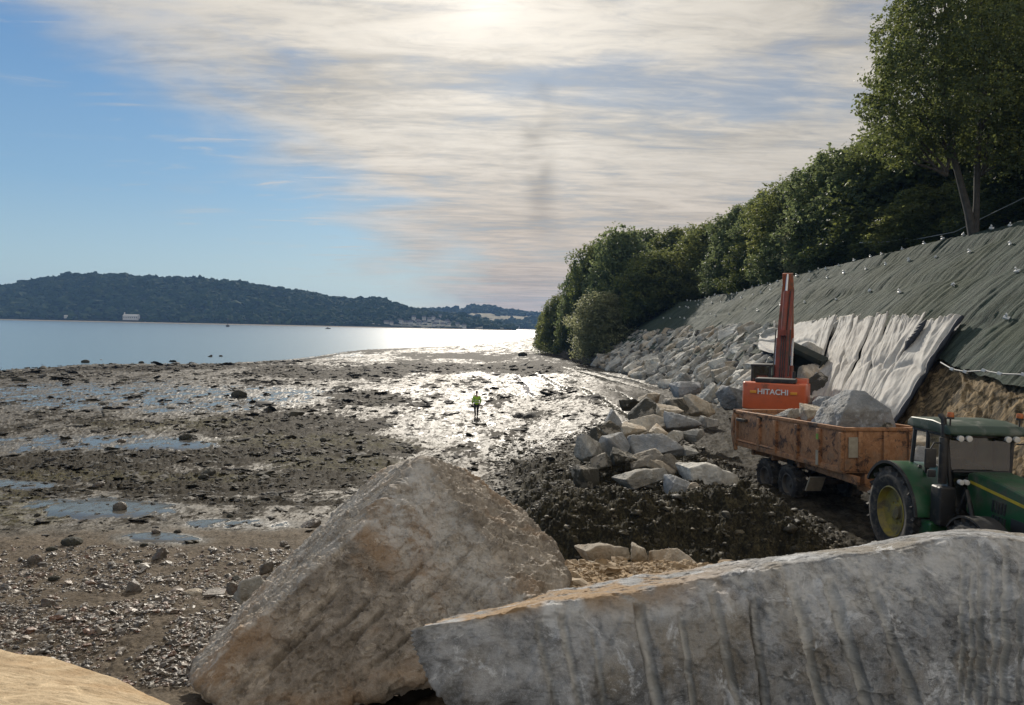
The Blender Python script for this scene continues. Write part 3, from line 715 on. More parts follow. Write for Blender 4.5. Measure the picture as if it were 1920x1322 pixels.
# ------------------------------------------------------------------ rocks
def hull_planes(P):
    bm = bmesh.new()
    for p in P: bm.verts.new(p)
    bmesh.ops.convex_hull(bm, input=bm.verts)
    bm.normal_update()
    c = np.mean(P, axis=0); N = []; D = []
    for f in bm.faces:
        n = np.array(f.normal[:]); d = float(n @ np.array(f.verts[0].co[:]))
        if n @ c > d: n = -n; d = -d
        N.append(n); D.append(d)
    bm.free()
    N = np.array(N); D = np.array(D)
    key = np.unique(np.round(np.c_[N, D], 3), axis=0, return_index=True)[1]
    return N[key], D[key]
def vnormals(V, Fc):
    n = np.cross(V[Fc[:, 1]] - V[Fc[:, 0]], V[Fc[:, 2]] - V[Fc[:, 0]])
    o = np.zeros_like(V)
    for q in range(3): np.add.at(o, Fc[:, q], n)
    return o / np.maximum(np.linalg.norm(o, axis=1), 1e-9)[:, None]
def star(P, sub, k=40.0, c=None):
    """worn convex block through the given corner points"""
    P = np.array(P, float); c = (P.min(0) + P.max(0)) / 2 if c is None else np.array(c, float); s = (P.max(0) - P.min(0)) / 2
    N, D = hull_planes((P - c) / s)
    V, Fc = ico(sub)
    rad = np.empty(len(V))
    for i in range(0, len(V), 100000):
        q = V[i:i + 100000] @ N.T; r = np.where(q > 1e-3, D / np.maximum(q, 1e-3), 1e6); r = np.clip(r, 1e-3, 1e6); r0 = r.min(1)
        rad[i:i + 100000] = (np.power(r / r0[:, None], -k)).sum(1) ** (-1 / k) * r0
    return V * rad[:, None] * s + c, Fc
def rock_mesh(name, seed, dims, m, sub=4, planes=13, k=26, amp=0.045, explicit=None):
    rg = np.random.default_rng(seed)
    pts = rg.normal(size=(planes, 3)); pts /= np.linalg.norm(pts, axis=1)[:, None]
    pts = np.concatenate([pts * rg.uniform(0.75, 1.1, (planes, 1)), rg.choice([-1, 1], (5, 3)) * rg.uniform(0.3, 0.85, (5, 3))]) if explicit is None else np.array(explicit, float)
    V, Fc = star(pts, sub, k)
    V -= (V.min(0) + V.max(0)) / 2; V /= (V.max(0) - V.min(0)) / 2
    V = V * (np.array(dims) / 2)
    n = vnormals(V, Fc); L = float(np.mean(dims))
    q = V / L
    d = amp * L * (fbm3(q * 2.6 + seed, 5, 0.55) + 0.5 * fbm3(q * 4 + seed * 2, 3, 0.5, True) * 0.6)
    d += 0.016 * L * fbm3(q * 11 + seed, 4, 0.68) + .010 * L * ss(fbm3(q * 5 + seed, 3), .05, .1)
    d += amp * 0.5 * L * np.round(fbm3(q * 1.7 + seed * 3, 2) * 4) / 4
    V = V + n * d[:, None]
    return mesh_np(name, V, Fc, m)
PROTO = []
def protos():
    ms = ['rock_grey', 'rock_warm', 'rock_blue', 'rock_dirty', 'rock_grey', 'rock_warm', 'rock_grey', 'rock_blue', 'rock_grey', 'rock_warm']
    dims = [(1.0, .62, .5), (1.0, .7, .42), (1.0, .75, .6), (1.0, .8, .66), (1.0, .5, .38), (1.0, .56, .34), (1.0, .66, .55), (1.0, .9, .7), (1.0, .45, .4), (1.0, .62, .3)]
    for i in range(10):
        o = rock_mesh('armour_rock', 140 + i, dims[i], M[ms[i]], sub=6, planes=8 + i % 4, k=75)
        PROTO.append(o.data); bpy.data.objects.remove(o)
    pk = [(-.5, -.35, -.5), (-.5, .35, -.5), (.5, -.38, -.5), (.5, .38, -.5), (-.36, -.36, .05), (-.30, .3, .1), (-.08, -.12, .5), (.10, -.1, .46), (.12, .2, .4), (.38, -.34, .12), (.44, .3, .0), (-.1, .1, .46)]
    o = rock_mesh('armour_rock', 177, (1, .8, .72), M['rock_blue'], sub=6, k=60, explicit=pk, amp=.03); PROTO.append(o.data); bpy.data.objects.remove(o)
    pk = [(-.5, -.3, -.5), (-.45, .3, -.5), (.5, -.3, -.5), (.5, .3, -.45), (-.1, -.2, .45), (.0, .1, .5), (.35, -.2, .0), (-.4, -.2, .0)]
    o = rock_mesh('armour_rock', 178, (.8, .7, .8), M['rock_blue'], sub=6, k=60, explicit=pk, amp=.03); PROTO.append(o.data); bpy.data.objects.remove(o)
protos()
def round_proto():
    V, Fc = ico(6); V = V * np.array([.5, .42, .36]); n = vnormals(V, Fc)
    d = .16 * fbm3(V * 2.6 + 3, 5, .6) + .05 * fbm3(V * 9, 4, .6, True)
    o = mesh_np('weedy_rock', V + n * d[:, None], Fc, M['stone_black']); PROTO.append(o.data); bpy.data.objects.remove(o)
    V, Fc = ico(6); V = V * np.array([.5, .36, .30]); n = vnormals(V, Fc)
    d = .13 * fbm3(V * 2.1 + 13, 5, .55) + .03 * fbm3(V * 7, 4, .6, True)
    o = mesh_np('weedy_rock', V + n * d[:, None], Fc, M['stone_black']); PROTO.append(o.data); bpy.data.objects.remove(o)
round_proto()
def rock(name, i, loc, size, rot, mt=None, label=None, cat='rock', grp=None, parent=None):
    me = PROTO[i % 14]
    if mt:
        key = me.name + mt
        if key not in _MC: me2 = me.copy(); me2.materials.clear(); me2.materials.append(M[mt]); _MC[key] = me2
        me = _MC[key]
    o = bpy.data.objects.new(name, me); C.objects.link(o)
    o.location = loc; o.scale = size if hasattr(size, '__len__') else (size,) * 3; o.rotation_euler = rot
    return tag(o, label, cat, grp)
_MC = {}

def ordn(k):
    k += 1; return '%d%s' % (k, 'th' if 10 < k % 100 < 14 else {1: 'st', 2: 'nd', 3: 'rd'}.get(k % 10, 'th'))
def revetment():
    G = 'grey granite blocks stacked as armour on the bank'
    lab = ['long pale granite slab lying tilted in the stacked rock armour of the bank', 'chunky grey granite block wedged in the stacked rock armour of the bank']
    rg = random.Random(5); n = 0
    rows = 11; course = ['lowest course', 'second course up', 'third course up', 'fourth course up', 'fifth course up', 'middle course', 'fifth course from the top', 'fourth course from the top', 'third course from the top', 'second course from the top', 'top course']
    for j in range(rows):
        t = j / (rows - 1); pos = 0                    # 0 at the toe, 1 at the top
        y = 46.5 + rg.random()
        top_end = 119 - 13 * t
        while y < top_end:
            step = rg.uniform(1.6, 2.9) * (1 + 0.4 * ss(np.array(y), 60, 115))
            s = rg.choice([rg.uniform(1.0, 1.6), rg.uniform(1.5, 2.4)]) * (1 + 0.25 * float(ss(np.array(y), 60, 115)))
            x = float(toe(y)) - 0.2 + 5.8 * t + rg.uniform(-.3, .3)
            z = max(float(bank(np.array(x), np.array(y))), float(smooth_H(np.array([x]), np.array([y]))[0])) + rg.uniform(0.1, 0.5)
            i = rg.choice([0, 1, 4, 5, 6, 8, 9, 2, 4, 8])
            # long axis mostly up the slope, thin edge out
            rot = Euler((rg.uniform(-.5, .5), R(-43) + rg.uniform(-.35, .45), rg.uniform(-.55, .55)))
            if rg.random() < 0.25: rot = Euler((rg.uniform(-.6, .6), rg.uniform(-.9, 0.1), rg.uniform(-1.4, 1.4)))
            sl_ = i in (0, 1, 4, 5, 8, 9)
            rock('armour_rock', i, (x, y, z), (s, s * rg.uniform(.8, 1.15), s * rg.uniform(.85, 1.35)), rot,
                 rg.choice(['rock_pale', 'rock_pale', 'rock_warm', 'rock_grey']), '%s, %s from the excavator in the armour\'s %s' % ('tilted pale slab' if sl_ else 'chunky grey block', ordn(pos), course[j]), 'armour rock', G); pos += 1
            n += 1; y += step
    print('revetment rocks', n)
revetment()

def infill():
    rg = np.random.default_rng(31); n = 4200
    Y = rg.uniform(45, 121, n); X = toe(Y) - .5 + rg.uniform(0, 6.6, n)
    lumps('rubble', 'small broken stone filling the gaps of the rock armour', X, Y, np.clip(rg.lognormal(-1.5, .45, n), .08, .55), .7, 2, M['fillm'], 9, .9, .5, smooth=False)
def placed(px, py, Y, wpx, hpx, i, mt, rot, label, name='boulder', dep=None, grp=None, cat='boulder'):
    """rock seen centred at a pixel, wpx by hpx photo pixels large"""
    p = at(px, py, Y); w = wpx * Y / F; h = hpx * Y / F
    me = PROTO[i % 14]; co = np.empty(len(me.vertices) * 3, dtype=np.float32); me.vertices.foreach_get('co', co); co = co.reshape(-1, 3); e = co.max(0) - co.min(0)
    d = dep or (w + h) / 2
    return rock(name, i, p, (w / e[0], d / e[1], h / e[2]), rot, mt, label, cat, grp)

def pile():
    G = 'loose armour boulders heaped on the muddy berm'
    L = [ # px, py, Y, w, h, proto, mat, rot, label
     (1232, 838, 25.5, 106, 50, 1, 'rock_blue', (.1, .1, .05), 'long blue-grey block with fluted drill marks in the middle of the boulder heap'),
     (1200, 897, 21.5, 98, 46, 0, 'rock_grey', (.1, -.1, .1), 'pale rough boulder at the near foot of the heap, half sunk in mud'),
     (1322, 895, 22.0, 112, 66, 0, 'rock_grey', (.1, .32, -.1), 'large pale wedge boulder lying lowest on the right of the heap'),
     (1275, 913, 20.8, 60, 38, 4, 'rock_blue', (.2, .15, .2), 'small bluish white slab between the rough boulder and the pale wedge'),
     (1308, 921, 20.4, 44, 34, 2, 'rock_warm', (.3, .1, .9), 'small broken brown stone right of the bluish white slab'),
     (1155, 836, 25.0, 62, 52, 7, 'rock_blue', (.1, -.2, .4), 'dark blue-grey boulder left of the fluted block'),
     (1108, 843, 24.4, 58, 54, 2, 'rock_grey', (.1, .2, .3), 'grey boulder with a dark cap at the left end of the heap'),
     (1148, 787, 29.5, 36, 42, 11, 'rock_blue', (.0, .0, .2), 'pointed bluish stone standing up at the far left of the heap'),
     (1146, 806, 28.0, 46, 32, 3, 'rock_dirty', (.1, .1, 1), 'brown stone in front of the pointed bluish stone'),
     (1208, 775, 31.0, 72, 44, 3, 'rock_dirty', (.1, -.35, .2), 'dark shaded boulder at the back of the heap'),
     (1222, 797, 29.0, 84, 38, 1, 'rock_warm', (.1, -.1, .1), 'brown-stained flat boulder in front of the dark shaded one'),
     (1274, 793, 28.6, 70, 36, 5, 'rock_blue', (.1, .25, .1), 'pale violet-grey wedge beside the brown-stained flat boulder'),
     (1252, 776, 30.0, 50, 30, 6, 'rock_warm', (.1, .1, .3), 'small buff boulder behind the violet-grey wedge'),
     (1272, 765, 33.0, 62, 44, 7, 'rock_dirty', (.1, -.1, .2), 'black wet-faced boulder beside the big brown one'),
     (1313, 764, 33.0, 66, 42, 2, 'rock_warm', (.1, .2, .1), 'big brown boulder at the far right of the heap'),
     (1217, 751, 36.0, 46, 30, 8, 'rock_warm', (.1, -.5, .1), 'brown pointed slab leaning at the far edge of the heap'),
     (1288, 728, 42.0, 58, 30, 4, 'rock_blue', (.1, -.2, .2), 'blue-grey boulder lying between the heap and the stacked armour'),
     (1280, 715, 44.0, 30, 26, 9, 'rock_grey', (.1, -.9, .2), 'thin pale stone standing upright behind the blue-grey boulder'),
     (1215, 862, 24.0, 78, 34, 3, 'rock_dirty', (.1, .0, .2), 'mud-smeared brown boulder just below the fluted block'),
     (1262, 874, 23.2, 56, 40, 2, 'rock_dirty', (.4, .3, .8), 'weedy brown stone under the right end of the fluted block'),
     (1165, 862, 23.4, 52, 32, 6, 'rock_dirty', (.1, .3, .2), 'mud-coloured stone under the dark blue-grey boulder'),
     (1100, 895, 21.5, 60, 44, 7, 'rock_dirty', (.3, .2, .3), 'muddy green-brown boulder at the left foot of the heap'),
     (1292, 851, 25.0, 30, 24, 6, 'rock_grey', (.1, .3, .2), 'small grey stone right of the fluted block'),
    ]
    for px, py, Y, w, h, i, m_, r, lab in L:
        placed(px, py, Y, w, h, i, m_, r, lab, grp=G)
    for k, (px, py, Y, w, h, i, q) in enumerate([(1185, 812, 27.2, 50, 34, 6, 'between the dark blue-grey and the brown-stained boulders'), (1128, 868, 23.4, 46, 34, 3, 'below the grey boulder with the dark cap'), (1298, 815, 27.0, 46, 30, 0, 'behind the right end of the fluted block'),
            (1236, 814, 27.6, 52, 32, 7, 'just above the fluted block'), (1168, 830, 26.2, 40, 36, 2, 'against the left end of the fluted block'), (1185, 935, 20.2, 38, 22, 6, 'in the mud in front of the pale rough boulder'), (1345, 925, 21.2, 34, 22, 4, 'at the right tip of the large pale wedge'),
            (1180, 760, 33.5, 40, 26, 8, 'at the far left back of the heap'), (1330, 792, 30.0, 36, 22, 9, 'on the road side of the heap'), (1240, 880, 22.6, 50, 34, 0, 'between the rough boulder and the large pale wedge'), (1118, 815, 27.0, 34, 30, 11, 'standing behind the grey boulder with the dark cap'), (1262, 822, 26.6, 44, 30, 1, 'on top behind the middle of the fluted block')]):
        placed(px, py, Y, w, h, i, 'rock_dirty' if k % 3 == 1 else 'rock_grey' if k % 3 else 'rock_warm', (.15 * (k % 4), .2 - .1 * (k % 5), .4 * k), 'smaller stone ' + q, grp=G)
    G2 = 'rubble on the sandy crest in front of the berm'
    L = [(1128, 1038, 11.2, 100, 50, 0, 'rock_warm', (.05, .12, .05), 'wedge-shaped buff stone at the left of the sandy rubble'),
         (1195, 1040, 11.1, 46, 38, 8, 'rock_warm', (.2, .5, .2), 'small pointed buff stone in the middle of the sandy rubble'),
         (1263, 1050, 11.0, 84, 42, 1, 'rock_warm', (.1, .05, .1), 'broad flat buff stone at the right of the sandy rubble'),
         (1168, 1058, 10.6, 40, 26, 2, 'rock_warm', (.1, .1, .6), 'small rounded buff stone below the pointed one'),
         (1100, 1066, 10.3, 42, 22, 6, 'rock_warm', (.1, .1, .2), 'low buff stone under the wedge-shaped one')]
    for px, py, Y, w, h, i, m_, r, lab in L:
        placed(px, py, Y, w, h, i, m_, r, lab, grp=G2)
    G3 = 'boulders around the excavator'
    L = [(1375, 748, 44, 52, 44, 7, 'rock_blue', (.1, .1, .2), 'big blue-grey boulder just left of the excavator counterweight'),
         (1530, 665, 46, 46, 40, 2, 'rock_grey', (.1, .1, .2), 'grey boulder leaning on the pale sheeting, uppermost right of the excavator'),
         (1508, 654, 49, 36, 30, 6, 'rock_grey', (.3, .1, .4), 'grey boulder left of the uppermost one beside the sheeting'),
         (1532, 700, 44, 50, 34, 1, 'rock_warm', (.1, .1, .1), 'sunlit buff boulder below the uppermost grey one by the sheeting'),
         (1535, 727, 42, 56, 46, 3, 'rock_dirty', (.1, -.1, .2), 'dark shaded boulder right of the excavator counterweight'),
         (1513, 752, 38, 30, 22, 6, 'rock_grey', (.1, .2, .2), 'small grey stone between counterweight and trailer load'),
         (1540, 757, 36, 42, 28, 7, 'rock_blue', (.1, .1, 1.2), 'blue-grey stone behind the big boulder in the trailer'),
         (1502, 695, 46.5, 34, 30, 6, 'rock_grey', (.2, .1, .9), 'grey block under the excavator bucket')]
    for px, py, Y, w, h, i, m_, r, lab in L:
        placed(px, py, Y - (2.2 if 1520 < px < 1537 and py < 740 else -1.5 if px < 1512 and px > 1495 else 0), w * 1.15, h * 1.15, i, m_, r, lab, grp=G3)
    # scree that carries those boulders
    for k, (px, py, Y, q) in enumerate([(1545, 748, 43.5, 'second from the bottom'), (1525, 700, 47, 'topmost'), (1560, 770, 40, 'nearer the trailer'), (1560, 790, 37.5, 'lowest, just behind the trailer')]):
        placed(px, py, Y, 60, 50, 3 + k, 'rock_dirty', (.3 * k, .2, .5 * k), 'dull brown block in the dump under the pale sheeting, ' + q, grp='dumped rocks under the sheeting')
pile()

# ------------------------------------------------------------------ the three big foreground blocks
def seg_dist(px, py, x0, y0, x1, y1):
    dx, dy = x1 - x0, y1 - y0; t = np.clip(((px - x0) * dx + (py - y0) * dy) / (dx * dx + dy * dy), 0, 1)
    return np.hypot(px - x0 - t * dx, py - y0 - t * dy), t
def hero():
    # B: the leaning brown boulder
    P = [at(*p) for p in [(790, 868, 7.9), (738, 880, 9.0), (700, 905, 9.5), (860, 884, 8.3), (905, 922, 8.5), (992, 982, 8.1), (1052, 1052, 7.5), (1060, 1090, 7.1), (1000, 1150, 6.4),
         (850, 1262, 5.75), (700, 1300, 5.6), (560, 1345, 5.5), (430, 1330, 5.6), (366, 1280, 5.85), (368, 1250, 6.9), (440, 1165, 8.1), (515, 1085, 9.0), (590, 1022, 9.5),
         (775, 892, 7.7), (690, 985, 6.85), (577, 1083, 6.35), (480, 1200, 6.0),
         (600, 1250, 8.3), (900, 1200, 8.3)]]
    V, Fc = star(P, 9, 130, c=(-0.95, 7.1, 3.75))
    n = vnormals(V, Fc); px, py = proj(V)
    D1 = np.array([0.72, 0.25, 0.62]); D1 /= np.linalg.norm(D1)
    a = V @ D1; U = V - a[:, None] * D1
    d = 0.045 * fbm3(V * 1.0 + 3, 4, 0.5) + 0.026 * fbm3(V * 6 + 9, 6, 0.68) + 0.022 * ss(fbm3(V * 2.3 + 70, 5, .6), 0.03, 0.05) + 0.008 * fbm3(V * 22, 4, .75) - 0.010 * ss(fbm3(V * 12 + 3, 3), .16, .24) + .012 * ss(fbm3(V * 5.5 + 20, 4, .6), .02, .05)
    front = ss(-n[:, 1], 0.25, 0.6)
    d += front * 0.035 * fbm3(U * 2.6 + a[:, None] * 0.2 + 5, 4, 0.55, True)
    upface = 1 - front
    q = U * 5.5 + a[:, None] * 0.35 + 0.35 * pn3(V * 2)[:, None]
    d += upface * 0.07 * fbm3(q, 3, 0.5, True)                                   # rippled split face
    g = np.zeros(len(V))
    for x0, y0, x1, y1 in [(905, 1010, 770, 1160), (935, 1080, 880, 1140), (700, 1130, 600, 1215), (790, 1180, 690, 1262), (640, 1105, 560, 1180), (560, 1190, 500, 1260), (860, 985, 740, 1120), (905, 1085, 840, 1165), (735, 1135, 645, 1225), (620, 1150, 470, 1290)]:
        ds, t = seg_dist(px, py, x0, y0, x1, y1); w = np.exp(-(ds / (3.0 + 2.5 * t)) ** 2) * front * np.clip(5 * t * (1 - t), 0, 1); g = np.maximum(g, w)
        d -= 0.038 * w
    V = V + n * d[:, None]
    o = mesh_np('boulder', V, Fc, M['rock_hero_b'], attrs=dict(groove=np.zeros(len(V)), crack=0.5 * g, rim=np.clip(0.8 * np.clip(4 * front * (1 - front), 0, 1) + .55 * (1 - front) * ss(px, 840, 700), 0, 1)))  # rim also pales the upper-left face: cream stone plus painted-in sunlight
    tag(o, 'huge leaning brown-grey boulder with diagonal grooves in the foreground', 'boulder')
    # C: the long quarried block with drill marks
    P = [at(*p) for p in [(766, 1180, 4.45), (772, 1215, 4.40), (900, 1152, 4.55), (1150, 1116, 4.75), (1300, 1088, 4.9), (1500, 1068, 5.1), (1640, 1030, 5.3), (1780, 1006, 5.45), (1870, 1003, 5.5), (1935, 1022, 5.5), (2250, 1085, 5.4),
         (850, 1150, 5.0), (1060, 1104, 5.5), (1300, 1068, 5.9), (1560, 1030, 6.4), (1790, 992, 6.7), (1880, 994, 6.7), (2250, 1040, 6.5),
         (795, 1262, 4.33), (880, 1320, 4.25)]]
    P += [Vector(p) for p in [(-0.05, 4.35, 3.7), (0.6, 4.35, 3.1), (4.6, 5.3, 2.9), (4.8, 6.8, 3.0), (0.3, 5.8, 3.2), (2.2, 4.62, 2.8)]]
    V, Fc = star(P, 9, 150, c=(1.7, 5.45, 3.95))
    n = vnormals(V, Fc); px, py = proj(V)
    front = ss(-n[:, 1], 0.45, 0.8); top = ss(n[:, 2], 0.55, 0.85)
    d = 0.050 * fbm3(V * 1.3 + 31, 4, 0.5) + 0.018 * fbm3(V * 6 + 9, 4, 0.6)
    d += 0.03 * fbm3(V * np.array([3.0, 3, 1.2]) + 2, 3, 0.5, True) * front
    edge = np.clip(top * (1 - top) * 4 + front * (1 - front) * 4, 0, 1)
    d += 0.045 * edge * fbm3(V * 3.2 + 1, 3, 0.6)
    g = np.zeros(len(V)); cr = np.zeros(len(V))
    GR = [(1008, 1165, 1040, 1340, 5), (1052, 1150, 1088, 1340, 6), (1197, 1128, 1232, 1330, 9), (1332, 1112, 1392, 1340, 7), (1483, 1095, 1548, 1340, 9), (1553, 1082, 1632, 1340, 10), (1630, 1075, 1722, 1340, 9),
          (1803, 1040, 1806, 1340, 4), (1822, 1075, 1822, 1340, 4), (1840, 1010, 1838, 1340, 5), (1862, 1060, 1860, 1340, 4), (1884, 1010, 1880, 1340, 6), (1912, 1040, 1908, 1340, 4), (1112, 1180, 1135, 1340, 4), (1278, 1160, 1300, 1340, 5), (1412, 1122, 1440, 1340, 5)]
    for k, (x0, y0, x1, y1, w_) in enumerate(GR):
        ds, t = seg_dist(px + 3 * pn3(V * 5), py, x0, y0, x1, y1)
        w = np.clip(1 - (ds / (w_ * 1.15)) ** 2, 0, 1) ** 0.5 * front
        d -= (0.012 + 0.0050 * w_) * w * ss(t, 0, .04)
        g = np.maximum(g, w * (0.95 if k % 3 else 0.6))
        if k in (2, 5, 6, 13, 14, 15):
            ds, t = seg_dist(px + 6 * pn3(V * 7), py, x0 - 5, y0 + 10, x1 - 8, y1)
            c_ = np.exp(-(ds / 4.5) ** 2) * front * ss(pn3(V * 4 + 3), -0.25, 0.2); cr = np.maximum(cr, c_); d -= 0.035 * c_
    # spalls between the holes
    sp = ss(fbm3(V * 2.6 + 77, 4), 0.05, 0.10) * front; d -= 0.020 * sp; sp2 = ss(fbm3(V * 6 + 17, 4), 0.10, 0.14) * front; d -= 0.010 * sp2; d += 0.007 * fbm3(V * 20, 4, .75) - 0.010 * ss(fbm3(V * 13 + 3, 3), .18, .26)
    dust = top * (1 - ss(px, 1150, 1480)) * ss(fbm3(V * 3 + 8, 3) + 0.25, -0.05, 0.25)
    V = V + n * d[:, None]
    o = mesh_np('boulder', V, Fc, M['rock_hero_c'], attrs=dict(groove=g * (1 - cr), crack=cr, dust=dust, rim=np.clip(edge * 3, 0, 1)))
    tag(o, 'long grey quarried block with rows of drill grooves in the right foreground', 'boulder')
    # A: ochre slab in the corner
    P = [at(*p) for p in [(-250, 1160, 4.4), (0, 1212, 4.3), (110, 1236, 4.2), (215, 1278, 4.05), (300, 1312, 3.9), (390, 1350, 3.7), (380, 1400, 3.4), (200, 1420, 3.0), (-100, 1400, 2.9), (-400, 1300, 3.3)]]
    P += [p - Vector((0.1, 0, 0.9)) for p in P]
    V, Fc = star(P, 8, 70, c=(-1.6, 3.7, 4.2)); n = vnormals(V, Fc)
    d = 0.04 * fbm3(V * 1.6 + 31, 4, 0.5) + 0.014 * fbm3(V * np.array([5, 14, 8]) + 9, 4, 0.6)
    o = mesh_np('boulder', V + n * d[:, None], Fc, M['rock_hero_a'])
    tag(o, 'sunlit ochre slab in the bottom left corner', 'boulder')
    # stones in the gap under the brown boulder
    G = 'stones in the gap between the two big boulders'
    for px, py, Y, w, h, i, lab in [(662, 1306, 6.0, 70, 34, 6, 'dull stone under the lower edge of the leaning boulder'), (790, 1300, 6.2, 110, 60, 3, 'dark stone in the gap left of the drilled block'),
                                    (860, 1290, 6.4, 90, 60, 2, 'shaded stone tucked under the left end of the drilled block'), (470, 1110, 8.9, 60, 46, 8, 'pale jagged stone behind the upper left edge of the leaning boulder'),
                                    (500, 1066, 9.6, 26, 22, 7, 'dark round stone left of the leaning boulder'), (440, 1105, 9.4, 30, 26, 2, 'dark grey stone beside the pale jagged one')]:
        placed(px, py, Y, w, h, i, 'rock_dirty' if py > 1200 else 'rock_grey' if w > 40 else 'stone_dark', (.2, .1 * i, .3 * i), lab, grp=G)
hero()

# ------------------------------------------------------------------ loose stones, pebbles and weed on the flat
def beach_stones():
    rg = random.Random(21)
    named = [(448, 738, 30, 17, 'stone_black', 'round black weed-covered rock on the pale wet mud'), (160, 677, 15, 7, 'stone_black', 'black rock standing in the water near the left tide line'),
             (36, 711, 28, 9, 'stone_black', 'low black rock in the weed band at the left edge'), (393, 667, 9, 5, 'stone_black', 'small dark rock awash in the bay, left of a smaller one'), (414, 667, 7, 3.5, 'stone_black', 'smallest dark rock awash in the bay'),
             (265, 679, 10, 5, 'stone_black', 'dark rock poking up at the outer edge of the weed bar'), (295, 1042, 30, 28, 'stone_dark', 'brown upright stone beside the shallow pool'),
             (250, 1122, 34, 20, 'stone_dark', 'dark reddish stone on the gravel'), (65, 1055, 26, 22, 'stone_dark', 'wedge stone at the left of the gravel'), (502, 768, 16, 8, 'stone_black', 'small black rock right of the round weed-covered one'),
             (352, 818, 34, 14, 'stone_black', 'black weedy rock among the left puddles'), (385, 886, 34, 16, 'stone_black', 'black rock in the dark weed patch'), (225, 953, 26, 18, 'stone_dark', 'brown rock at the head of the big pool'),
             (135, 1010, 40, 16, 'stone_black', 'flat black stone in the big pool'), (580, 993, 40, 18, 'stone_dark', 'olive stone left of the leaning boulder'), (90, 1165, 32, 18, 'stone_dark', 'buff stone on the lower left gravel'),
             (363, 1128, 36, 12, 'rock_warm', 'flat pale stone on the gravel'), (402, 1136, 40, 10, 'stone_dark', 'flat slate-coloured stone right of the pale flat one'), (980, 665, 18, 8, 'stone_black', 'dark hump of rock on the far shore edge near the bushes')]
    for k, (px, py, w, h, m_, lab) in enumerate(named):
        p = on(px, py + h * 0.4, -0.25 if py < 684 and px < 600 else (1.0 if py > 1000 else 0.5 if py > 900 else 0.0)); Y = p.y; 
        if not (py < 684 and px < 600): p.z = H1(p.x, p.y)
        i = [12, 13, 12, 3][k % 4] if m_ == 'stone_black' else [13, 6, 3, 2][k % 4]; me = PROTO[i]; co = np.empty(len(me.vertices) * 3, dtype=np.float32); me.vertices.foreach_get('co', co); co = co.reshape(-1, 3); e = co.max(0) - co.min(0)
        W = w * Y / F; Hh = h * Y / F
        rock('beach_rock', i, (p.x, Y, p.z + Hh * 0.2), (W / e[0], W * .8 / e[1], Hh * 1.2 / e[2]), (0, 0, 0 if W > 1 else rg.uniform(-.4, .4)), m_, lab, 'rock')
    # a further scatter of rocks one could count
    G = 'loose stones lying about the flat'
    pts = sorted([(rg.uniform(60, 1050), 700 + (1180 - 700) * rg.random() ** 1.3) for _ in range(70)]); cnt = {}
    for k, (px, py) in enumerate(pts):
        zone = 'far pale mud' if py < 790 else 'weedy middle of the flat' if py < 930 else 'near gravel and pools'; 
        if px > 560 and py > 850: continue
        p = on(px, py, 0.2); s = rg.uniform(0.22, 0.5) * (1.0 if p.y > 25 else 0.6)
        rock('beach_stone', (12, 13, 12, 13, 6)[k % 5], (p.x, p.y, H1(p.x, p.y) + s * .12), (s, s, s * .8), (rg.uniform(-.3, .3), rg.uniform(-.3, .3), rg.uniform(0, 6)), rg.choice(['stone_black', 'stone_dark']),
             'small dark loose stone, %s from the left on the %s' % (ordn(cnt.setdefault(zone, 0)), zone), 'stone', G); cnt[zone] += 1
beach_stones()

def lumps(name, label, X, Y, S, squash, sub, m, seed, rough=0.35, dz=0.25, smooth=True):
    """many small solids in one mesh"""
    V0, F0 = ico(sub); rg = np.random.default_rng(seed); n = len(X)
    z, _ = terrain(X, Y)
    V = np.tile(V0, (n, 1, 1))
    off = rg.uniform(0, 90, (n, 1, 3))
    nz = pn3((V * 1.3 + off).reshape(-1, 3)).reshape(n, -1, 1)
    V = V * (1 + rough * nz)
    sc_ = np.stack([rg.uniform(.7, 1.3, n), rg.uniform(.6, 1.1, n), rg.uniform(squash * .7, squash * 1.3, n)], 1) * S[:, None]
    V = V * sc_[:, None, :]
    t = rg.uniform(-.5, .5, n); ct, st = np.cos(t)[:, None], np.sin(t)[:, None]
    V = np.stack([V[..., 0], V[..., 1] * ct - V[..., 2] * st, V[..., 1] * st + V[..., 2] * ct], -1)
    a = rg.uniform(0, 6.28, n); ca, sa = np.cos(a)[:, None], np.sin(a)[:, None]
    V = np.stack([V[..., 0] * ca - V[..., 1] * sa, V[..., 0] * sa + V[..., 1] * ca, V[..., 2]], -1)
    V = V + np.stack([X, Y, z + S * dz * squash], 1)[:, None, :]
    Fc = (F0[None] + (np.arange(n) * len(V0))[:, None, None]).reshape(-1, 3)
    tone = np.repeat(rg.random(n), len(V0))
    return tag(mesh_np(name, V.reshape(-1, 3), Fc, m, attrs=dict(tone=tone), smooth=smooth), label, kind='stuff')
def tone_mat(name, stops, rough=0.6, scale=20, bump=0.4):
    m, k, b = mat(name); o = objco(k)
    n = k.noise(o, scale, 5, 0.7)
    c = k.ramp(attr(k, 'tone'), stops); c = k.mix(k.math('MULTIPLY', k.sstep(n, 0.4, 0.7), 0.5), c, tuple(0.4 * v for v in stops[0][1]))
    k.put(b.inputs['Base Color'], c); k.put(b.inputs['Roughness'], k.math('ADD', rough - .1, k.math('MULTIPLY', n, .3)))
    k.put(b.inputs['Normal'], k.bump(n, bump, 0.02)); return m
M['pebbles'] = tone_mat('pebbles', [(0, (0.055, 0.048, 0.040)), (0.4, (0.13, 0.11, 0.09)), (0.7, (0.20, 0.165, 0.125)), (0.85, (0.17, 0.085, 0.05)), (0.96, (0.36, 0.33, 0.28))], 0.5)
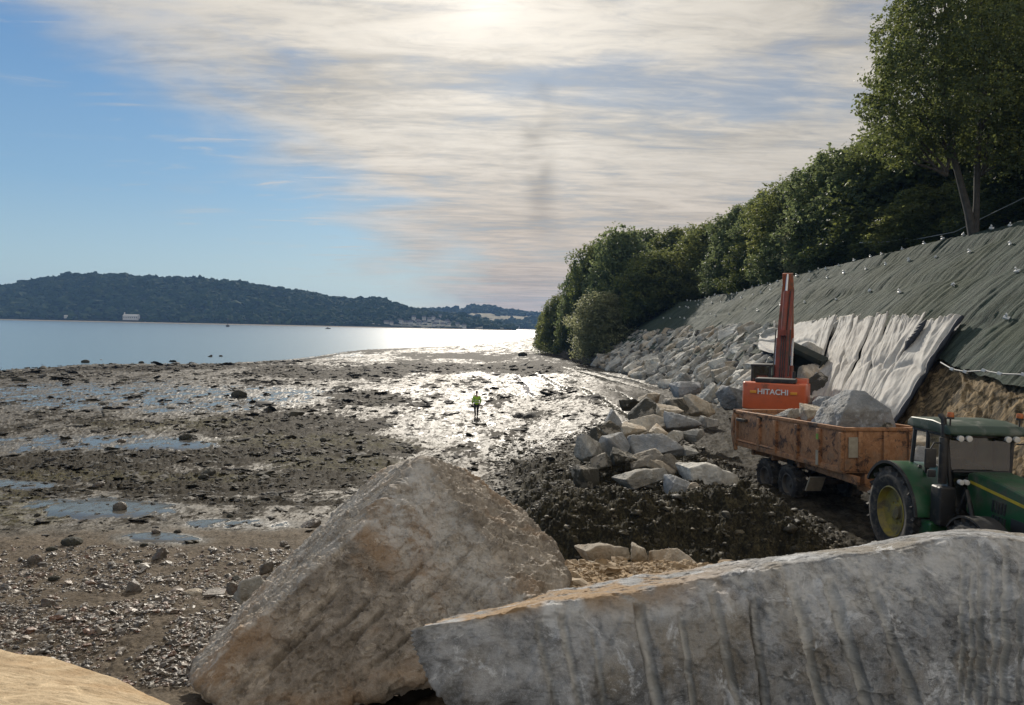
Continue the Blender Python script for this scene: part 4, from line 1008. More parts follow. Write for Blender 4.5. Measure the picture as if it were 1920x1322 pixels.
M['weedm'] = tone_mat('seaweed', [(0, (0.010, 0.009, 0.006)), (0.5, (0.020, 0.017, 0.011)), (1, (0.042, 0.036, 0.018))], 0.8, 25, 0.8)
M['sandm'] = tone_mat('rubble', [(0, (0.19, 0.13, 0.07)), (0.6, (0.34, 0.25, 0.15)), (1, (0.46, 0.38, 0.28))], 0.85)
M['fillm'] = tone_mat('armour_fill', [(0, (0.08, 0.075, 0.065)), (0.5, (0.24, 0.23, 0.205)), (1, (0.42, 0.40, 0.36))], 0.85)
M['spoilm'] = tone_mat('spoil', [(0, (0.022, 0.020, 0.014)), (0.6, (0.055, 0.048, 0.030)), (1, (0.14, 0.115, 0.07))], 0.7)
def scatter():
    rg = np.random.default_rng(8)
    # gravel at the lower left
    n = 26000; px = rg.uniform(-60, 640, n); py = 1020 + 320 * rg.random(n) ** 0.9
    Y = F * (CAMZ - 1.05) / (py - 612 - .0209 * (px - 960)); X = (px - 960) / F * Y
    cl = fbm2(X * 0.8 + 4, Y * 0.8, 3) + rg.normal(0, .18, n) > -0.02
    S = np.clip(rg.lognormal(-4.05, 0.62, n), .010, .11)
    lumps('gravel', 'mixed wet gravel and pebbles at the lower left of the foreshore', X[cl], Y[cl], S[cl], .5, 2, M['pebbles'], 1, .9, smooth=False)
    # weed clumps on the flat
    n = 16000; Y = np.exp(rg.uniform(np.log(17), np.log(120), n)); X = Y * rg.uniform(-.72, .26, n)
    z, A = terrain(X, Y)
    keep = (rg.random(n) < np.clip(A['weed'] * 1.2 + .07 - .05 * A['gloss'] - .3 * A['grav'], 0.03, .9)) & (X < toe(Y) - 1.5) & (X < 6.5)
    S = np.clip(rg.lognormal(-2.35, .6, n), .04, .45) * np.clip(Y / 45, .45, 1.6)
    lumps('seaweed', 'dark brown seaweed clumps over the mud flat', X[keep], Y[keep], S[keep], .20, 3, M['weedm'], 2, 1.5, .0)
    # clods on berm and road
    n = 9000; X = rg.uniform(-1, 8.5, n); Y = rg.uniform(12.5, 40, n)
    S = np.clip(rg.lognormal(-3.5, .6, n), .015, .16)
    lumps('spoil', 'dark clods of dug mud and weed over the berm', X, Y, S, .45, 2, M['spoilm'], 3, 1.0, .2)
    n = 12000; X = rg.uniform(0.1, 5.2, n); Y = rg.uniform(5.6, 12.2, n)
    S = np.clip(rg.lognormal(-4.5, .75, n), .005, .10)
    lumps('rubble', 'crumbled ochre soil and stone chips behind the drilled block', X, Y, S, .6, 2, M['sandm'], 4, .9, .2, smooth=False)
scatter()
infill()

# ------------------------------------------------------------------ bank: netting, sheets, ropes
def netting():
    m, k, b = mat('erosion_net'); o = objco(k)
    gr = k.noise(k.scale(o, (0.45, 4.0, 0.45)), 1.0, 8, 0.72, 0.5); fine = k.noise(k.scale(o, (1.5, 9, 1.5)), 2.0, 5, 0.7)
    big = k.noise(o, 0.12, 4, 0.6)
    c = k.mix(k.sstep(k.math('ADD', k.math('MULTIPLY', gr, .6), k.math('MULTIPLY', fine, .4)), 0.36, 0.62), (0.018, 0.027, 0.022), (0.075, 0.100, 0.080))
    c = k.mix(k.math('MULTIPLY', k.sstep(big, 0.45, 0.62), 0.55), c, (0.035, 0.048, 0.022))
    wv = k.new('ShaderNodeTexWave', bands_direction='Z'); k.put(wv.inputs['Vector'], o); wv.inputs['Scale'].default_value = 5.0; wv.inputs['Distortion'].default_value = 1.0
    c = k.mix(k.math('MULTIPLY', wv.outputs['Fac'], 0.25), c, (0.012, 0.015, 0.012))
    k.put(b.inputs['Base Color'], c); b.inputs['Roughness'].default_value = 0.85
    b.inputs['Specular IOR Level'].default_value = 0.12
    k.put(b.inputs['Normal'], k.bump(k.math('ADD', gr, k.math('MULTIPLY', fine, .5)), 0.7, 0.10))
    ny, nx = 1100, 110
    ys = np.linspace(17, 124, ny); ts = np.linspace(0, 1, nx)
    Yg, T = np.meshgrid(ys, ts)
    lo = np.interp(Yg, [17, 27, 29, 33, 36, 124], [3.2, 3.4, 3.6, 4.15, 3.0, 3.0]) + 0.25 * fbm2(Yg * .5, Yg * 0 + 3, 3)
    D = lo + (12.5 - lo) * T
    Xg = toe(Yg) + D
    z = bank(Xg, Yg)
    x, y, zz = Xg.ravel(), Yg.ravel(), z.ravel(); d = D.ravel()
    fold = fbm2(y * 1.5 + d * 0.10, d * 0.10, 4, 0.62, True); bulge = fbm2(y * 0.12, d * 0.22, 3)
    off = 0.38 + 0.08 * fold + 0.30 * bulge + 0.05 * fbm2(y * 1.1 + d * .5, d * .9, 5, .7) + 0.05 * fbm2(y * 5, d * 0.5, 3)
    off = off * (1 - 0.6 * ss(T.ravel(), .93, 1))
    # quilted between the rows of pins
    off = off - 0.10 * np.exp(-((d - 10.9) / .3) ** 2) - 0.10 * np.exp(-((d - 8.6) / .3) ** 2) - .10 * np.exp(-((d - 5.9) / .3) ** 2)
    nrm = np.array([-0.68, 0, 0.73])
    V = np.stack([x, y, zz], 1) + off[:, None] * nrm
    idx = np.arange(len(x)).reshape(nx, ny)
    Fq = np.stack([idx[:-1, :-1], idx[:-1, 1:], idx[1:, 1:], idx[1:, :-1]], -1).reshape(-1, 4)
    net = mesh_np('erosion_netting', V, Fq, m)
    tag(net, 'dark green-grey erosion netting pinned down over the whole steep bank', 'netting')
    pin = simple('pin_tag', (0.78, 0.78, 0.76), 0.5)
    rg = random.Random(2); cnt = 0
    Vg = V.reshape(nx, ny, 3)
    proto = None
    for dd, step, jit in ((11.9, 2.3, .2), (10.6, 3.0, .3), (8.3, 4.6, .4), (5.9, 5.2, .3)):
        y = 24 + rg.random() * 2
        while y < 112 and cnt < 96:
            j = int((y - 17) / 107 * (ny - 1)); l0 = lo[0, j]; i = int(np.clip((dd + rg.uniform(-jit, jit) - l0) / (12.5 - l0), 0, 1) * (nx - 1))
            p = Vector(Vg[i, j])
            if proto is None:
                b_ = MB(); b_.box((0, 0, .05), (.10, .15, .05)); b_.box((.04, .03, .09), (.05, .04, .13)); b_.cyl((0, 0, -.1), (0, 0, .16), .018, n=6)
                c_ = b_.build('fixing_pin', pin, net, .008); proto = c_
            else:
                c_ = proto.copy(); C.objects.link(c_); c_.parent = net
            c_.location = p; s = rg.uniform(.75, 1.25); s *= 1.4; c_.scale = (s, s, s); c_.rotation_euler = (rg.uniform(-.5, .5), -0.7, rg.uniform(-1, 1)); cnt += 1
            y += step * rg.uniform(.8, 1.2)
    return Vg, lo
NETV, NETLO = netting()

def slope_pt(px, py, off=0.0):
    """where the line of sight of a pixel meets the bank"""
    v = ray(px, py); Y = 20.0
    lo_, hi_ = 15.0, 140.0
    Ys = np.linspace(lo_, hi_, 4000); X = v[0] * Ys; Z = CAMZ + v[2] * Ys
    g = bank(X, Ys) + off / 0.73 - Z
    k = np.argmax((g > 0) & (X > toe(Ys)))
    return np.array([X[k], Ys[k], Z[k]])

def sheets():
    m, k, b = mat('geotextile'); o = objco(k)
    n = k.noise(o, 1.2, 6, 0.7); f = k.noise(o, 30, 4, .7)
    c = k.mix(k.sstep(n, .35, .65), (0.38, 0.36, 0.33), (0.52, 0.50, 0.46))
    c = k.mix(k.math('MULTIPLY', k.sstep(k.noise(o, 3, 7, .75), .55, .7), .4), c, (0.28, 0.24, 0.19))
    k.put(b.inputs['Base Color'], c); b.inputs['Roughness'].default_value = .85; b.inputs['Specular IOR Level'].default_value = .2
    k.put(b.inputs['Normal'], k.bump(f, .25, .01))
    dk, k2, b2 = mat('geotextile_underside'); b2.inputs['Base Color'].default_value = (0.035, 0.040, 0.052, 1); b2.inputs['Specular IOR Level'].default_value = .15; b2.inputs['Roughness'].default_value = .7
    M['sheet'] = m; M['sheet_dark'] = dk
    # top edge left / right, bottom edge left / right, in the photo
    L = [((1438, 622), (1500, 612), (1425, 650), (1500, 668), 'short westernmost strip of pale sheeting showing left of the excavator boom'),
         ((1492, 608), (1572, 594), (1480, 680), (1552, 700), 'pale sheeting strip just right of the excavator boom'),
         ((1556, 598), (1592, 590), (1500, 772), (1528, 780), 'narrow pale sheeting strip behind the dumped rocks'),
         ((1588, 592), (1626, 586), (1524, 776), (1562, 792), 'narrow pale sheeting strip next right of the one behind the dumped rocks'),
         ((1620, 592), (1662, 589), (1552, 762), (1590, 790), 'pale sheeting strip under the first drooping fold, left of the middle'),
         ((1656, 590), (1694, 587), (1580, 785), (1612, 806), 'middle strip of pale sheeting above the big boulder in the trailer'),
         ((1688, 592), (1724, 588), (1600, 780), (1628, 812), 'strip of pale sheeting right of the middle one'),
         ((1718, 590), (1756, 588), (1618, 792), (1646, 812), 'strip of pale sheeting beside the wide dark gap'),
         ((1748, 602), (1838, 586), (1622, 792), (1680, 802), 'rightmost strip of pale sheeting with its dark rolled edge')]
    for q, (a, b_, c_, d_, lab) in enumerate(L):
        A, B, Cc, D = [slope_pt(*p, .55) for p in (a, b_, c_, d_)]
        nu, nv = 90, 120
        u, v = np.meshgrid(np.linspace(0, 1, nu), np.linspace(0, 1, nv)); u = u.ravel(); v = v.ravel()
        wig = 0.05 * fbm2(v * 3 + q * 9, v * 0 + q, 3)
        uu = .5 + (u - .5) * (.80 + .14 * np.sin(v * 4.5 + q * 2.1) + .05 * np.sin(v * 11 + q)) + wig * 1.2
        P = ((1 - v) * (1 - uu))[:, None] * A + ((1 - v) * uu)[:, None] * B + (v * (1 - uu))[:, None] * Cc + (v * uu)[:, None] * D
        # keep it on the slope
        s = np.stack([P[:, 0], P[:, 1], bank(P[:, 0], P[:, 1])], 1)
        W = float(np.linalg.norm(B - A))
        fold = fbm2(u * 1.2 + q * 7 + (1.1 if q % 2 else -.8) * v, v * 1.1 + q, 3, .42, True)
        small = fbm2(u * 6 + q * 3 - 1.5 * v, v * 3, 4, .55)
        off = .74 + .035 * (q % 3) + .19 * fold + .05 * small
        edge = ss(np.minimum(u, 1 - u), 0, .07); off = off - .10 * (1 - edge)
        off = off - .07 * np.exp(-((v - .47 - .04 * np.sin(u * 6 + q)) / .03) ** 2) * (1 + fold)               # tied down at mid height
        off += .18 * np.exp(-(v / .05) ** 2) * fbm2(u * 9 + q, u * 0, 2)
        up = np.array([0.73, 0, 0.68])
        top_wave = (.55 * fbm2(u * 5 + q * 3, u * 0 + q, 3) * np.exp(-v / .12))
        V = s + off[:, None] * np.array([-0.68, 0, .73]) + top_wave[:, None] * up
        idx = np.arange(nu * nv).reshape(nv, nu)
        Fq = np.stack([idx[:-1, :-1], idx[:-1, 1:], idx[1:, 1:], idx[1:, :-1]], -1).reshape(-1, 4)
        o_ = mesh_np('geotextile_sheet', V, Fq, m)
        so_ = o_.modifiers.new('s', 'SOLIDIFY'); so_.thickness = .02
        tag(o_, lab, 'fabric sheet', 'pale geotextile sheets laid down the bank')
        if q == 8:
            g = V.reshape(nv, nu, 3)[:, -1]; b2_ = MB()
            b2_.tube([Vector(p) + Vector((0, -.12, -.02 + .04 * math.sin(i))) for i, p in enumerate(g[::6])], [.09 + .03 * math.sin(i * 1.7) for i in range(len(g[::6]))], 8)
            r_ = b2_.build('rolled_edge', dk, o_)
            # a loose lap of the dark underside near the top
            b3 = MB()
            for t in range(6):
                p = Vector(V.reshape(nv, nu, 3)[6 + t * 4, 8]); p2 = Vector(V.reshape(nv, nu, 3)[14 + t * 5, 2])
                b3.tube([p + Vector((0, .1, .25)), (p + p2) / 2 + Vector((-.1, 0, .2)), p2 + Vector((0, 0, .1))], [.05, .14, .05], 6)
            b3.build('folded_lap', dk, o_)
    # dark felt between and behind the sheets
    A, B, Cc, D = [slope_pt(*p, .4) for p in ((1430, 618), (1822, 590), (1470, 780), (1676, 818))]
    nu, nv = 60, 40
    u, v = np.meshgrid(np.linspace(0, 1, nu), np.linspace(0.03, 1, nv)); u = u.ravel(); v = v.ravel()
    P = ((1 - v) * (1 - u))[:, None] * A + ((1 - v) * u)[:, None] * B + (v * (1 - u))[:, None] * Cc + (v * u)[:, None] * D
    s = np.stack([P[:, 0], P[:, 1], bank(P[:, 0], P[:, 1])], 1); V = s + (.50 + .05 * fbm2(u * 20, v * 4, 3))[:, None] * np.array([-.68, 0, .73])
    idx = np.arange(nu * nv).reshape(nv, nu); Fq = np.stack([idx[:-1, :-1], idx[:-1, 1:], idx[1:, 1:], idx[1:, :-1]], -1).reshape(-1, 4)
    tag(mesh_np('felt_underlay', V, Fq, dk), 'dark grey felt underlay showing in the gaps between the pale sheets', 'fabric sheet')
    # ropes
    rp = simple('rope', (0.42, 0.42, 0.40), .7)
    pts = [(1768, 684), (1790, 697), (1815, 702), (1850, 700), (1880, 706), (1925, 708)]
    P = [Vector(slope_pt(x, y, .75)) + Vector((-.1, 0, .1)) for x, y in pts]
    e = empty('rope', P[0]); tag(e, 'sagging pale rope tied along the lower edge of the netting', 'rope')
    b_ = MB(); b_.m = Matrix.Translation(-P[0]); b_.tube(P, .028, 6)
    b_.build('rope_line', rp, e)
    for p in P[1:]:
        MB().box(tuple(p - P[0]), (.14, .16, .12), (.3, .2, .5)).build('knot', simple('knot', (.7, .7, .68), .7) if 'knot' not in bpy.data.materials else bpy.data.materials['knot'], e, .02)
    P = [at(1612, 455, 62), at(1660, 454, 59), at(1702, 447, 57)]
    b_ = MB(); b_.tube(P, .045, 6); tag(b_.build('rope', rp), 'short pale rope strung between trees above the bank', 'rope')
    P = [at(1700, 452, 57), at(1790, 435, 50), at(1860, 400, 47), at(1930, 366, 45)]
    b_ = MB(); b_.tube(P, .022, 6); tag(b_.build('rope', rp), 'long thin rope slung up through the trees to the right edge', 'rope')
sheets()

# ------------------------------------------------------------------ trees
def leaf_mat(name, dark, lite, yel):
    m, k, b = mat(name); t = attr(k, 'tone')
    rnd = k.new('ShaderNodeObjectInfo').outputs['Random']
    c = k.ramp(t, [(0, dark), (.6, lite), (.93, yel)])
    c = k.mix(k.math('MULTIPLY', rnd, 0.45), c, k.mix(.5, c, (0.13, 0.15, 0.055)))
    k.n.remove(b)
    d = k.new('ShaderNodeBsdfPrincipled'); k.put(d.inputs['Base Color'], c); d.inputs['Roughness'].default_value = .55; d.inputs['Specular IOR Level'].default_value = .35
    tr = k.new('ShaderNodeBsdfTranslucent'); k.put(tr.inputs[0], k.mix(.5, c, tuple(min(1, v * 1.6) for v in yel)))
    mx = k.new('ShaderNodeMixShader'); mx.inputs[0].default_value = .48
    k.l.new(d.outputs[0], mx.inputs[1]); k.l.new(tr.outputs[0], mx.inputs[2]); k.l.new(mx.outputs[0], k.n['Material Output'].inputs[0])
    return m
M['leaf_dark'] = leaf_mat('leaf_dark', (0.046, 0.074, 0.042), (0.112, 0.160, 0.075), (0.20, 0.23, 0.09))
M['leaf_mid'] = leaf_mat('leaf_mid', (0.055, 0.080, 0.034), (0.115, 0.150, 0.052), (0.20, 0.21, 0.06))
M['leaf_pale'] = leaf_mat('leaf_pale', (0.12, 0.14, 0.085), (0.24, 0.26, 0.15), (0.34, 0.34, 0.18))
M['leaf_oak'] = leaf_mat('leaf_oak', (0.024, 0.048, 0.028), (0.058, 0.096, 0.046), (0.16, 0.175, 0.045))
M['bark'] = simple('bark', (0.075, 0.066, 0.055), .9, var=.5, scale=3, bump=.6)

def leaves(name, lobes, n, size, m, parent, seed, gap=0.0, clump=1.0, twig=2.2):
    rg = np.random.default_rng(seed); L = np.array(lobes, float)           # x y z rx ry rz
    w = L[:, 3] * L[:, 4] + L[:, 3] * L[:, 5]; k = rg.choice(len(L), n * 2, p=w / w.sum())
    d = rg.normal(size=(n * 2, 3)); d /= np.linalg.norm(d, axis=1)[:, None]
    rad = 0.45 + 0.60 * rg.random(n * 2) ** 0.6
    P = L[k, :3] + d * L[k, 3:] * rad[:, None]
    f = fbm3(P * (1.1 / clump) + seed, 3, .6)
    P = P + d * (0.9 * fbm3(P * .8 + seed * 3, 3))[:, None] * twig * .75
    spr = np.clip(fbm3(P * 2.2 + seed * 7, 2) - .12, 0, 1) * 3.0; P = P + (d + np.array([0, 0, .4])) * spr[:, None] * .28 * (rad > .85)[:, None]
    keep = f + rg.normal(0, .06, n * 2) > gap
    P = P[keep][:n]; f = f[keep][:n]; d = d[keep][:n]; n = len(P)
    # leaves face mostly outward and up, with scatter
    a = d * .6 + rg.normal(size=(n, 3)) * .9 + np.array([0, 0, .5]); a /= np.linalg.norm(a, axis=1)[:, None]
    u = np.cross(a, rg.normal(size=(n, 3))); u /= np.linalg.norm(u, axis=1)[:, None]; v = np.cross(a, u)
    s = size * rg.uniform(.6, 1.35, n)[:, None]
    Q = np.stack([P - u * s, P + v * s * .55 + a * s * .12, P + u * s, P - v * s * .55 + a * s * .12], 1)
    tone = np.clip(.42 + .95 * fbm3(P * .45 + 5 + seed, 2) + rg.normal(0, .17, n) + .1 * (f - gap), 0, 1)
    Fq = np.arange(n * 4).reshape(n, 4)
    return mesh_np(name, Q.reshape(-1, 3), Fq, m, parent, smooth=False, attrs=dict(tone=np.repeat(tone, 4)))

def limb(b, p, q, r0, r1, rg, n=6, w=.12):
    p = Vector(p); q = Vector(q); L = (q - p).length; pts = []; rr = []
    for i in range(n + 1):
        t = i / n; o = Vector((rg.uniform(-1, 1), rg.uniform(-1, 1), 0)) * L * w * (t * (1 - t)) * 1.5
        pts.append(p.lerp(q, t) + o); rr.append(r0 + (r1 - r0) * t)
    b.tube(pts, rr, 8); return pts

def tree_proto(kind, seed, m, n, size):
    rg = random.Random(seed); e = empty('tree', (0, 0, 0)); h = 10.0
    b = MB(); lobes = []
    if kind == 'tall':                      # rounded crown on a visible stem
        limb(b, (0, 0, -.8), (0.1, 0, h * .55), .24, .14, rg)
        for i in range(17):
            a = i * 2.4; t = rg.random(); z = h * (.34 + .55 * t); r = 2.9 * math.sin(math.pi * (.18 + .75 * t)) * rg.uniform(.5, 1)
            c = (r * math.cos(a), r * math.sin(a), z); s = rg.uniform(1.0, 1.7)
            lobes.append((*c, s, s, s * .8)); limb(b, (0, 0, z * .55), c, .09, .02, rg, 4)
        lobes.append((0, 0, h * .86, 1.4, 1.4, 1.1))
    else:                                   # bush: foliage down to the ground
        for i in range(4): limb(b, (rg.uniform(-.3, .3), rg.uniform(-.3, .3), -.8), (rg.uniform(-2, 2), rg.uniform(-2, 2), h * rg.uniform(.5, .8)), .15, .05, rg)
        for i in range(24):
            a = i * 2.4; t = (i + .5) / 24; z = h * (.08 + .80 * t); r = 3.6 * math.sqrt(max(.02, 1 - (t * 1.02 - .25) ** 2 / .62)) * rg.uniform(.35, .85)
            s = rg.uniform(1.2, 1.9); lobes.append((r * math.cos(a), r * math.sin(a), z, s, s, s * .85))
        lobes.append((0, 0, h * .88, 1.3, 1.3, 1.1)); lobes.append((0, 0, h * .4, 2.3, 2.3, 3))
    b.build('trunk', M['bark'], e)
    leaves('crown', lobes, int(n * 1.3), size * .85, m, e, seed, gap=.05, clump=.65)
    return e
def trees():
    PR = {'d1': tree_proto('tall', 1, M['leaf_dark'], 22000, .17), 'd2': tree_proto('bush', 2, M['leaf_dark'], 26000, .17), 'm1': tree_proto('bush', 3, M['leaf_mid'], 26000, .17),
          'm2': tree_proto('tall', 4, M['leaf_mid'], 22000, .17), 'p1': tree_proto('bush', 5, M['leaf_pale'], 26000, .15), 'd3': tree_proto('bush', 6, M['leaf_oak'], 26000, .18)}
    used = set()
    def put(kind, X, Y, base, top, width, rot, label, grp):
        src = PR[kind]; e = src if kind not in used else copy_tree(src); used.add(kind)
        s = (top - base) / 9.9; w = width / 8.0
        e.location = (X, Y, base); e.scale = (w, w, s); e.rotation_euler = (0, 0, rot)
        tag(e, label, 'tree', grp)
    # trees along the crest: pixel column, top pixel, width px, kind, setback, label
    G = 'trees along the crest of the netted bank'
    rg = random.Random(9)
    L = [(1895, -60, 240, 'm2', 7.0, 'tall green tree at the right edge behind the double-trunked oak'),
         (1690, 225, 190, 'd3', 6.0, 'leafy tree filling the crest just left of the double-trunked oak'),
         (1610, 262, 150, 'd1', 5.0, 'dark tree second to the left of the double-trunked oak'),
         (1545, 290, 150, 'd2', 4.5, 'round dark tree third to the left of the double-trunked oak'),
         (1478, 335, 120, 'm1', 4.5, 'mid green tree fourth to the left of the double-trunked oak'),
         (1432, 362, 90, 'd1', 5.0, 'upright tree fifth to the left of the double-trunked oak'),
         (1385, 385, 110, 'd2', 4.5, 'dark tree sixth to the left of the double-trunked oak'),
         (1330, 415, 100, 'm1', 4.5, 'broad tree seventh to the left of the double-trunked oak'),
         (1275, 428, 110, 'm2', 4.5, 'yellow-green tree in the lower part of the crest row'),
         (1222, 432, 100, 'd3', 4.0, 'dark tree in the lower part of the crest row')]
    for px, ty, w, kd, back, lab in L:
        X = 27.0 + back; v = ray(px, 600); Y = X / v[0]
        base = float(bank(np.array(X), np.array(Y))); top = at(px, ty, Y).z
        put(kd, X, Y, base - .3, top, w * Y / F * 1.5, rg.uniform(0, 6), lab, G)
    # understorey in front, hiding the stems
    G = 'bushes along the crest of the netted bank'
    L = [(1880, 300, 130, 'd3', 5.6), (1800, 330, 110, 'm1', 6.2), (1730, 350, 130, 'm1', 4.4), (1655, 370, 110, 'm1', 4.6), (1590, 355, 120, 'd3', 4.2), (1525, 395, 100, 'p1', 3.6), (1470, 430, 100, 'd2', 3.0), (1415, 450, 90, 'd3', 3.0), (1365, 470, 90, 'd2', 3.0),
         (1318, 480, 80, 'm1', 2.8), (1272, 500, 80, 'd2', 2.6)]
    nm = ['at the right edge of the picture', 'behind the foot of the double-trunked oak', 'just left of the foot of the double-trunked oak', 'under the leafy tree left of the oak', 'under the dark second tree', 'with pale leaves above the excavator boom',
          'low and dark, left above the boom tip', 'between the fifth and sixth trees', 'under the dark sixth tree', 'under the broad seventh tree', 'at the low end of the crest']
    for (px, ty, w, kd, back), q in zip(L, nm):
        X = 27.0 + back; Y = X / ray(px, 600)[0]
        base = float(bank(np.array(X), np.array(Y))); top = at(px, ty, Y).z
        put(kd, X, Y, base - .4, top, w * Y / F * 1.4, rg.uniform(0, 6), 'dense bush ' + q, G)
    # wood continuing up the hill behind
    G = 'wood on the hillside behind the crest'
    for k, (px, ty, X) in enumerate([(1930, -80, 44), (1790, 60, 44), (1700, 200, 42), (1600, 275, 42), (1500, 320, 41), (1400, 385, 41), (1300, 430, 42), (2050, -100, 38), (2100, 100, 33), (1860, 120, 38)]):
        Y = X / ray(px, 600)[0]; base = float(bank(np.array(X), np.array(Y))); top = at(px, ty, Y).z
        put(['d2', 'd3', 'd2', 'd1', 'd2'][k % 5], X, Y, base - .4, top, 9.5, rg.uniform(0, 6), 'dark tree behind the crest row, %s counting down the hillside' % ordn([1930,1790,1700,1600,1500,1400,1300,2050,2100,1860].index(px)), G)
    # the point: trees at beach level beyond the rock armour
    G = 'trees on the low point beyond the rock armour'
    L = [(1165, 425, 140, 130, 21.0, 'd2', 'highest round tree on the low point beyond the rock armour'), (1118, 452, 110, 142, 19.0, 'd3', 'dark tree left of the highest on the low point'), (1083, 495, 80, 152, 17.5, 'd2', 'tree on the seaward shoulder of the point'),
         (1225, 470, 130, 119, 20.5, 'm1', 'bushy tree at the foot of the bank where the netting ends'), (1185, 515, 110, 129, 18.0, 'd2', 'dark bush behind the pale willow bush'), (1250, 500, 90, 119, 22.0, 'd3', 'dark bush against the end of the netting'),
         (1125, 548, 125, 121, 15.4, 'p1', 'pale silvery willow bush at the edge of the beach'), (1045, 553, 78, 170, 11.5, 'm1', 'outermost green bush at the tip of the point'), (1085, 560, 80, 150, 13.5, 'd3', 'dark bush between the willow and the outermost one'),
         (1195, 570, 60, 124, 17.0, 'd2', 'low shaded bush right of the pale willow'), (1020, 585, 34, 205, 10.5, 'm1', 'small bush behind the outermost green one')]
    for px, ty, w, Y, X0, kd, lab in L:
        X = ray(px, 600)[0] * Y; base = float(smooth_H(np.array([X]), np.array([Y]))[0]); top = at(px, ty, Y).z
        put(kd, X, Y, base - .5, top, w * Y / F * 1.15, rg.uniform(0, 6), lab, G)
    for k_, s_ in PR.items():
        if k_ not in used:
            for ch in list(s_.children): bpy.data.objects.remove(ch)
            bpy.data.objects.remove(s_)
    # the double-trunked oak at the right
    base = at(1826, 440, 44.0); zb = float(bank(np.array(base.x), np.array(base.y)))
    e = empty('oak_tree', base); tag(e, 'tall double-trunked oak standing on the crest, its crown leaving the top of the picture', 'tree')
    r2 = random.Random(4); b = MB(); m = F / 44.0
    def q(px, py, dy=0): p = at(px, py, 44.0 + dy) - base; return p
    b.tube([q(1826, 465), q(1824, 440), q(1816, 400), q(1800, 340), q(1782, 270), q(1770, 180), q(1765, 90)], [.34, .27, .22, .18, .16, .12, .05], 10)
    b.tube([q(1829, 465), q(1828, 435), q(1831, 380), q(1832, 310), q(1838, 230), q(1845, 120), q(1840, 30)], [.30, .22, .17, .16, .13, .10, .04], 10)
    lob = []
    C_ = [(1660, 215, 44), (1700, 150, 60), (1690, 60, 50), (1740, 20, 60), (1760, 110, 70), (1830, 60, 70), (1890, 120, 70), (1870, 200, 60), (1800, 190, 66), (1735, 235, 55), (1650, 270, 30), (1700, 280, 40), (1780, 270, 45), (1850, 270, 45),
          (1720, -40, 60), (1800, -60, 80), (1880, -20, 70), (1930, 60, 70), (1940, 200, 70), (1640, 190, 30), (1680, 110, 40), (1900, 290, 45), (1760, -100, 60), (1850, -120, 60), (1665, 150, 30)]
    for (px, py, r_) in C_:
        for dy in (r2.uniform(-3, 0), r2.uniform(0.5, 4)):
            p = q(px, py, dy); r = r_ / m; lob.append((p.x, p.y, p.z, r, r * 1.1, r * .75))
        p = q(px, py, 0); s = q(1775 if px < 1810 else 1838, min(330, py + 130)); limb(b, s, p, .09, .02, r2, 5)
    b.build('trunk', M['bark'], e)
    leaves('crown', lob, 120000, .105, M['leaf_oak'], e, 12, gap=.09, clump=.55)
trees()

# ------------------------------------------------------------------ vehicle materials
M['tyre'] = simple('tyre_rubber', (0.022, 0.022, 0.022), .8, var=.4, scale=8, bump=.4, dirt=(0.11, 0.095, 0.075), dirt_amt=.55)
M['yellow'] = simple('rim_yellow', (0.36, 0.29, 0.045), .55, scale=5, dirt=(0.14, 0.115, 0.07), dirt_amt=.8)
M['green'] = simple('tractor_green', (0.013, 0.085, 0.030), .38, scale=3, dirt=(0.075, 0.08, 0.055), dirt_amt=.6)
M['roofg'] = simple('cab_roof', (0.022, 0.050, 0.032), .5, scale=3, dirt=(0.13, 0.14, 0.12), dirt_amt=.5)
M['black'] = simple('black_plastic', (0.018, 0.018, 0.019), .55, scale=6, dirt=(0.07, 0.062, 0.05), dirt_amt=.35)
M['steel'] = simple('dark_steel', (0.05, 0.048, 0.045), .6, metal=.3, scale=6, dirt=(0.09, 0.07, 0.05), dirt_amt=.6)
M['chrome'] = simple('bright_rod', (0.62, 0.62, 0.62), .2, metal=1.0, var=.1)
M['amber'] = simple('amber_lens', (0.42, 0.12, 0.03), .25, var=.1)
M['lampw'] = simple('lamp_glass', (0.62, 0.62, 0.60), .15, var=.1)
M['stripe'] = simple('yellow_stripe', (0.55, 0.42, 0.04), .4)
M['wheelgrey'] = simple('wheel_grey', (0.10, 0.095, 0.085), .6, scale=5, dirt=(0.09, 0.075, 0.055), dirt_amt=.6)
M['exorange'] = simple('digger_orange', (0.62, 0.115, 0.030), .42, var=.12, scale=2, dirt=(0.22, 0.075, 0.035), dirt_amt=.15, coat=.2)
M['exred'] = simple('boom_red', (0.26, 0.052, 0.028), .5, var=.35, scale=2.5, dirt=(0.13, 0.06, 0.035), dirt_amt=.45)
M['exarm'] = simple('arm_orange', (0.46, 0.125, 0.05), .5, var=.35, scale=2.5, dirt=(0.20, 0.12, 0.08), dirt_amt=.5)
M['bucket'] = simple('bucket_dark', (0.018, 0.026, 0.020), .7, scale=3, dirt=(0.05, 0.045, 0.03), dirt_amt=.4)
M['white'] = simple('white_letter', (0.72, 0.72, 0.72), .5, var=.05)
M['ambery'] = simple('yellow_reflector', (0.75, 0.32, 0.03), .3, var=.05)
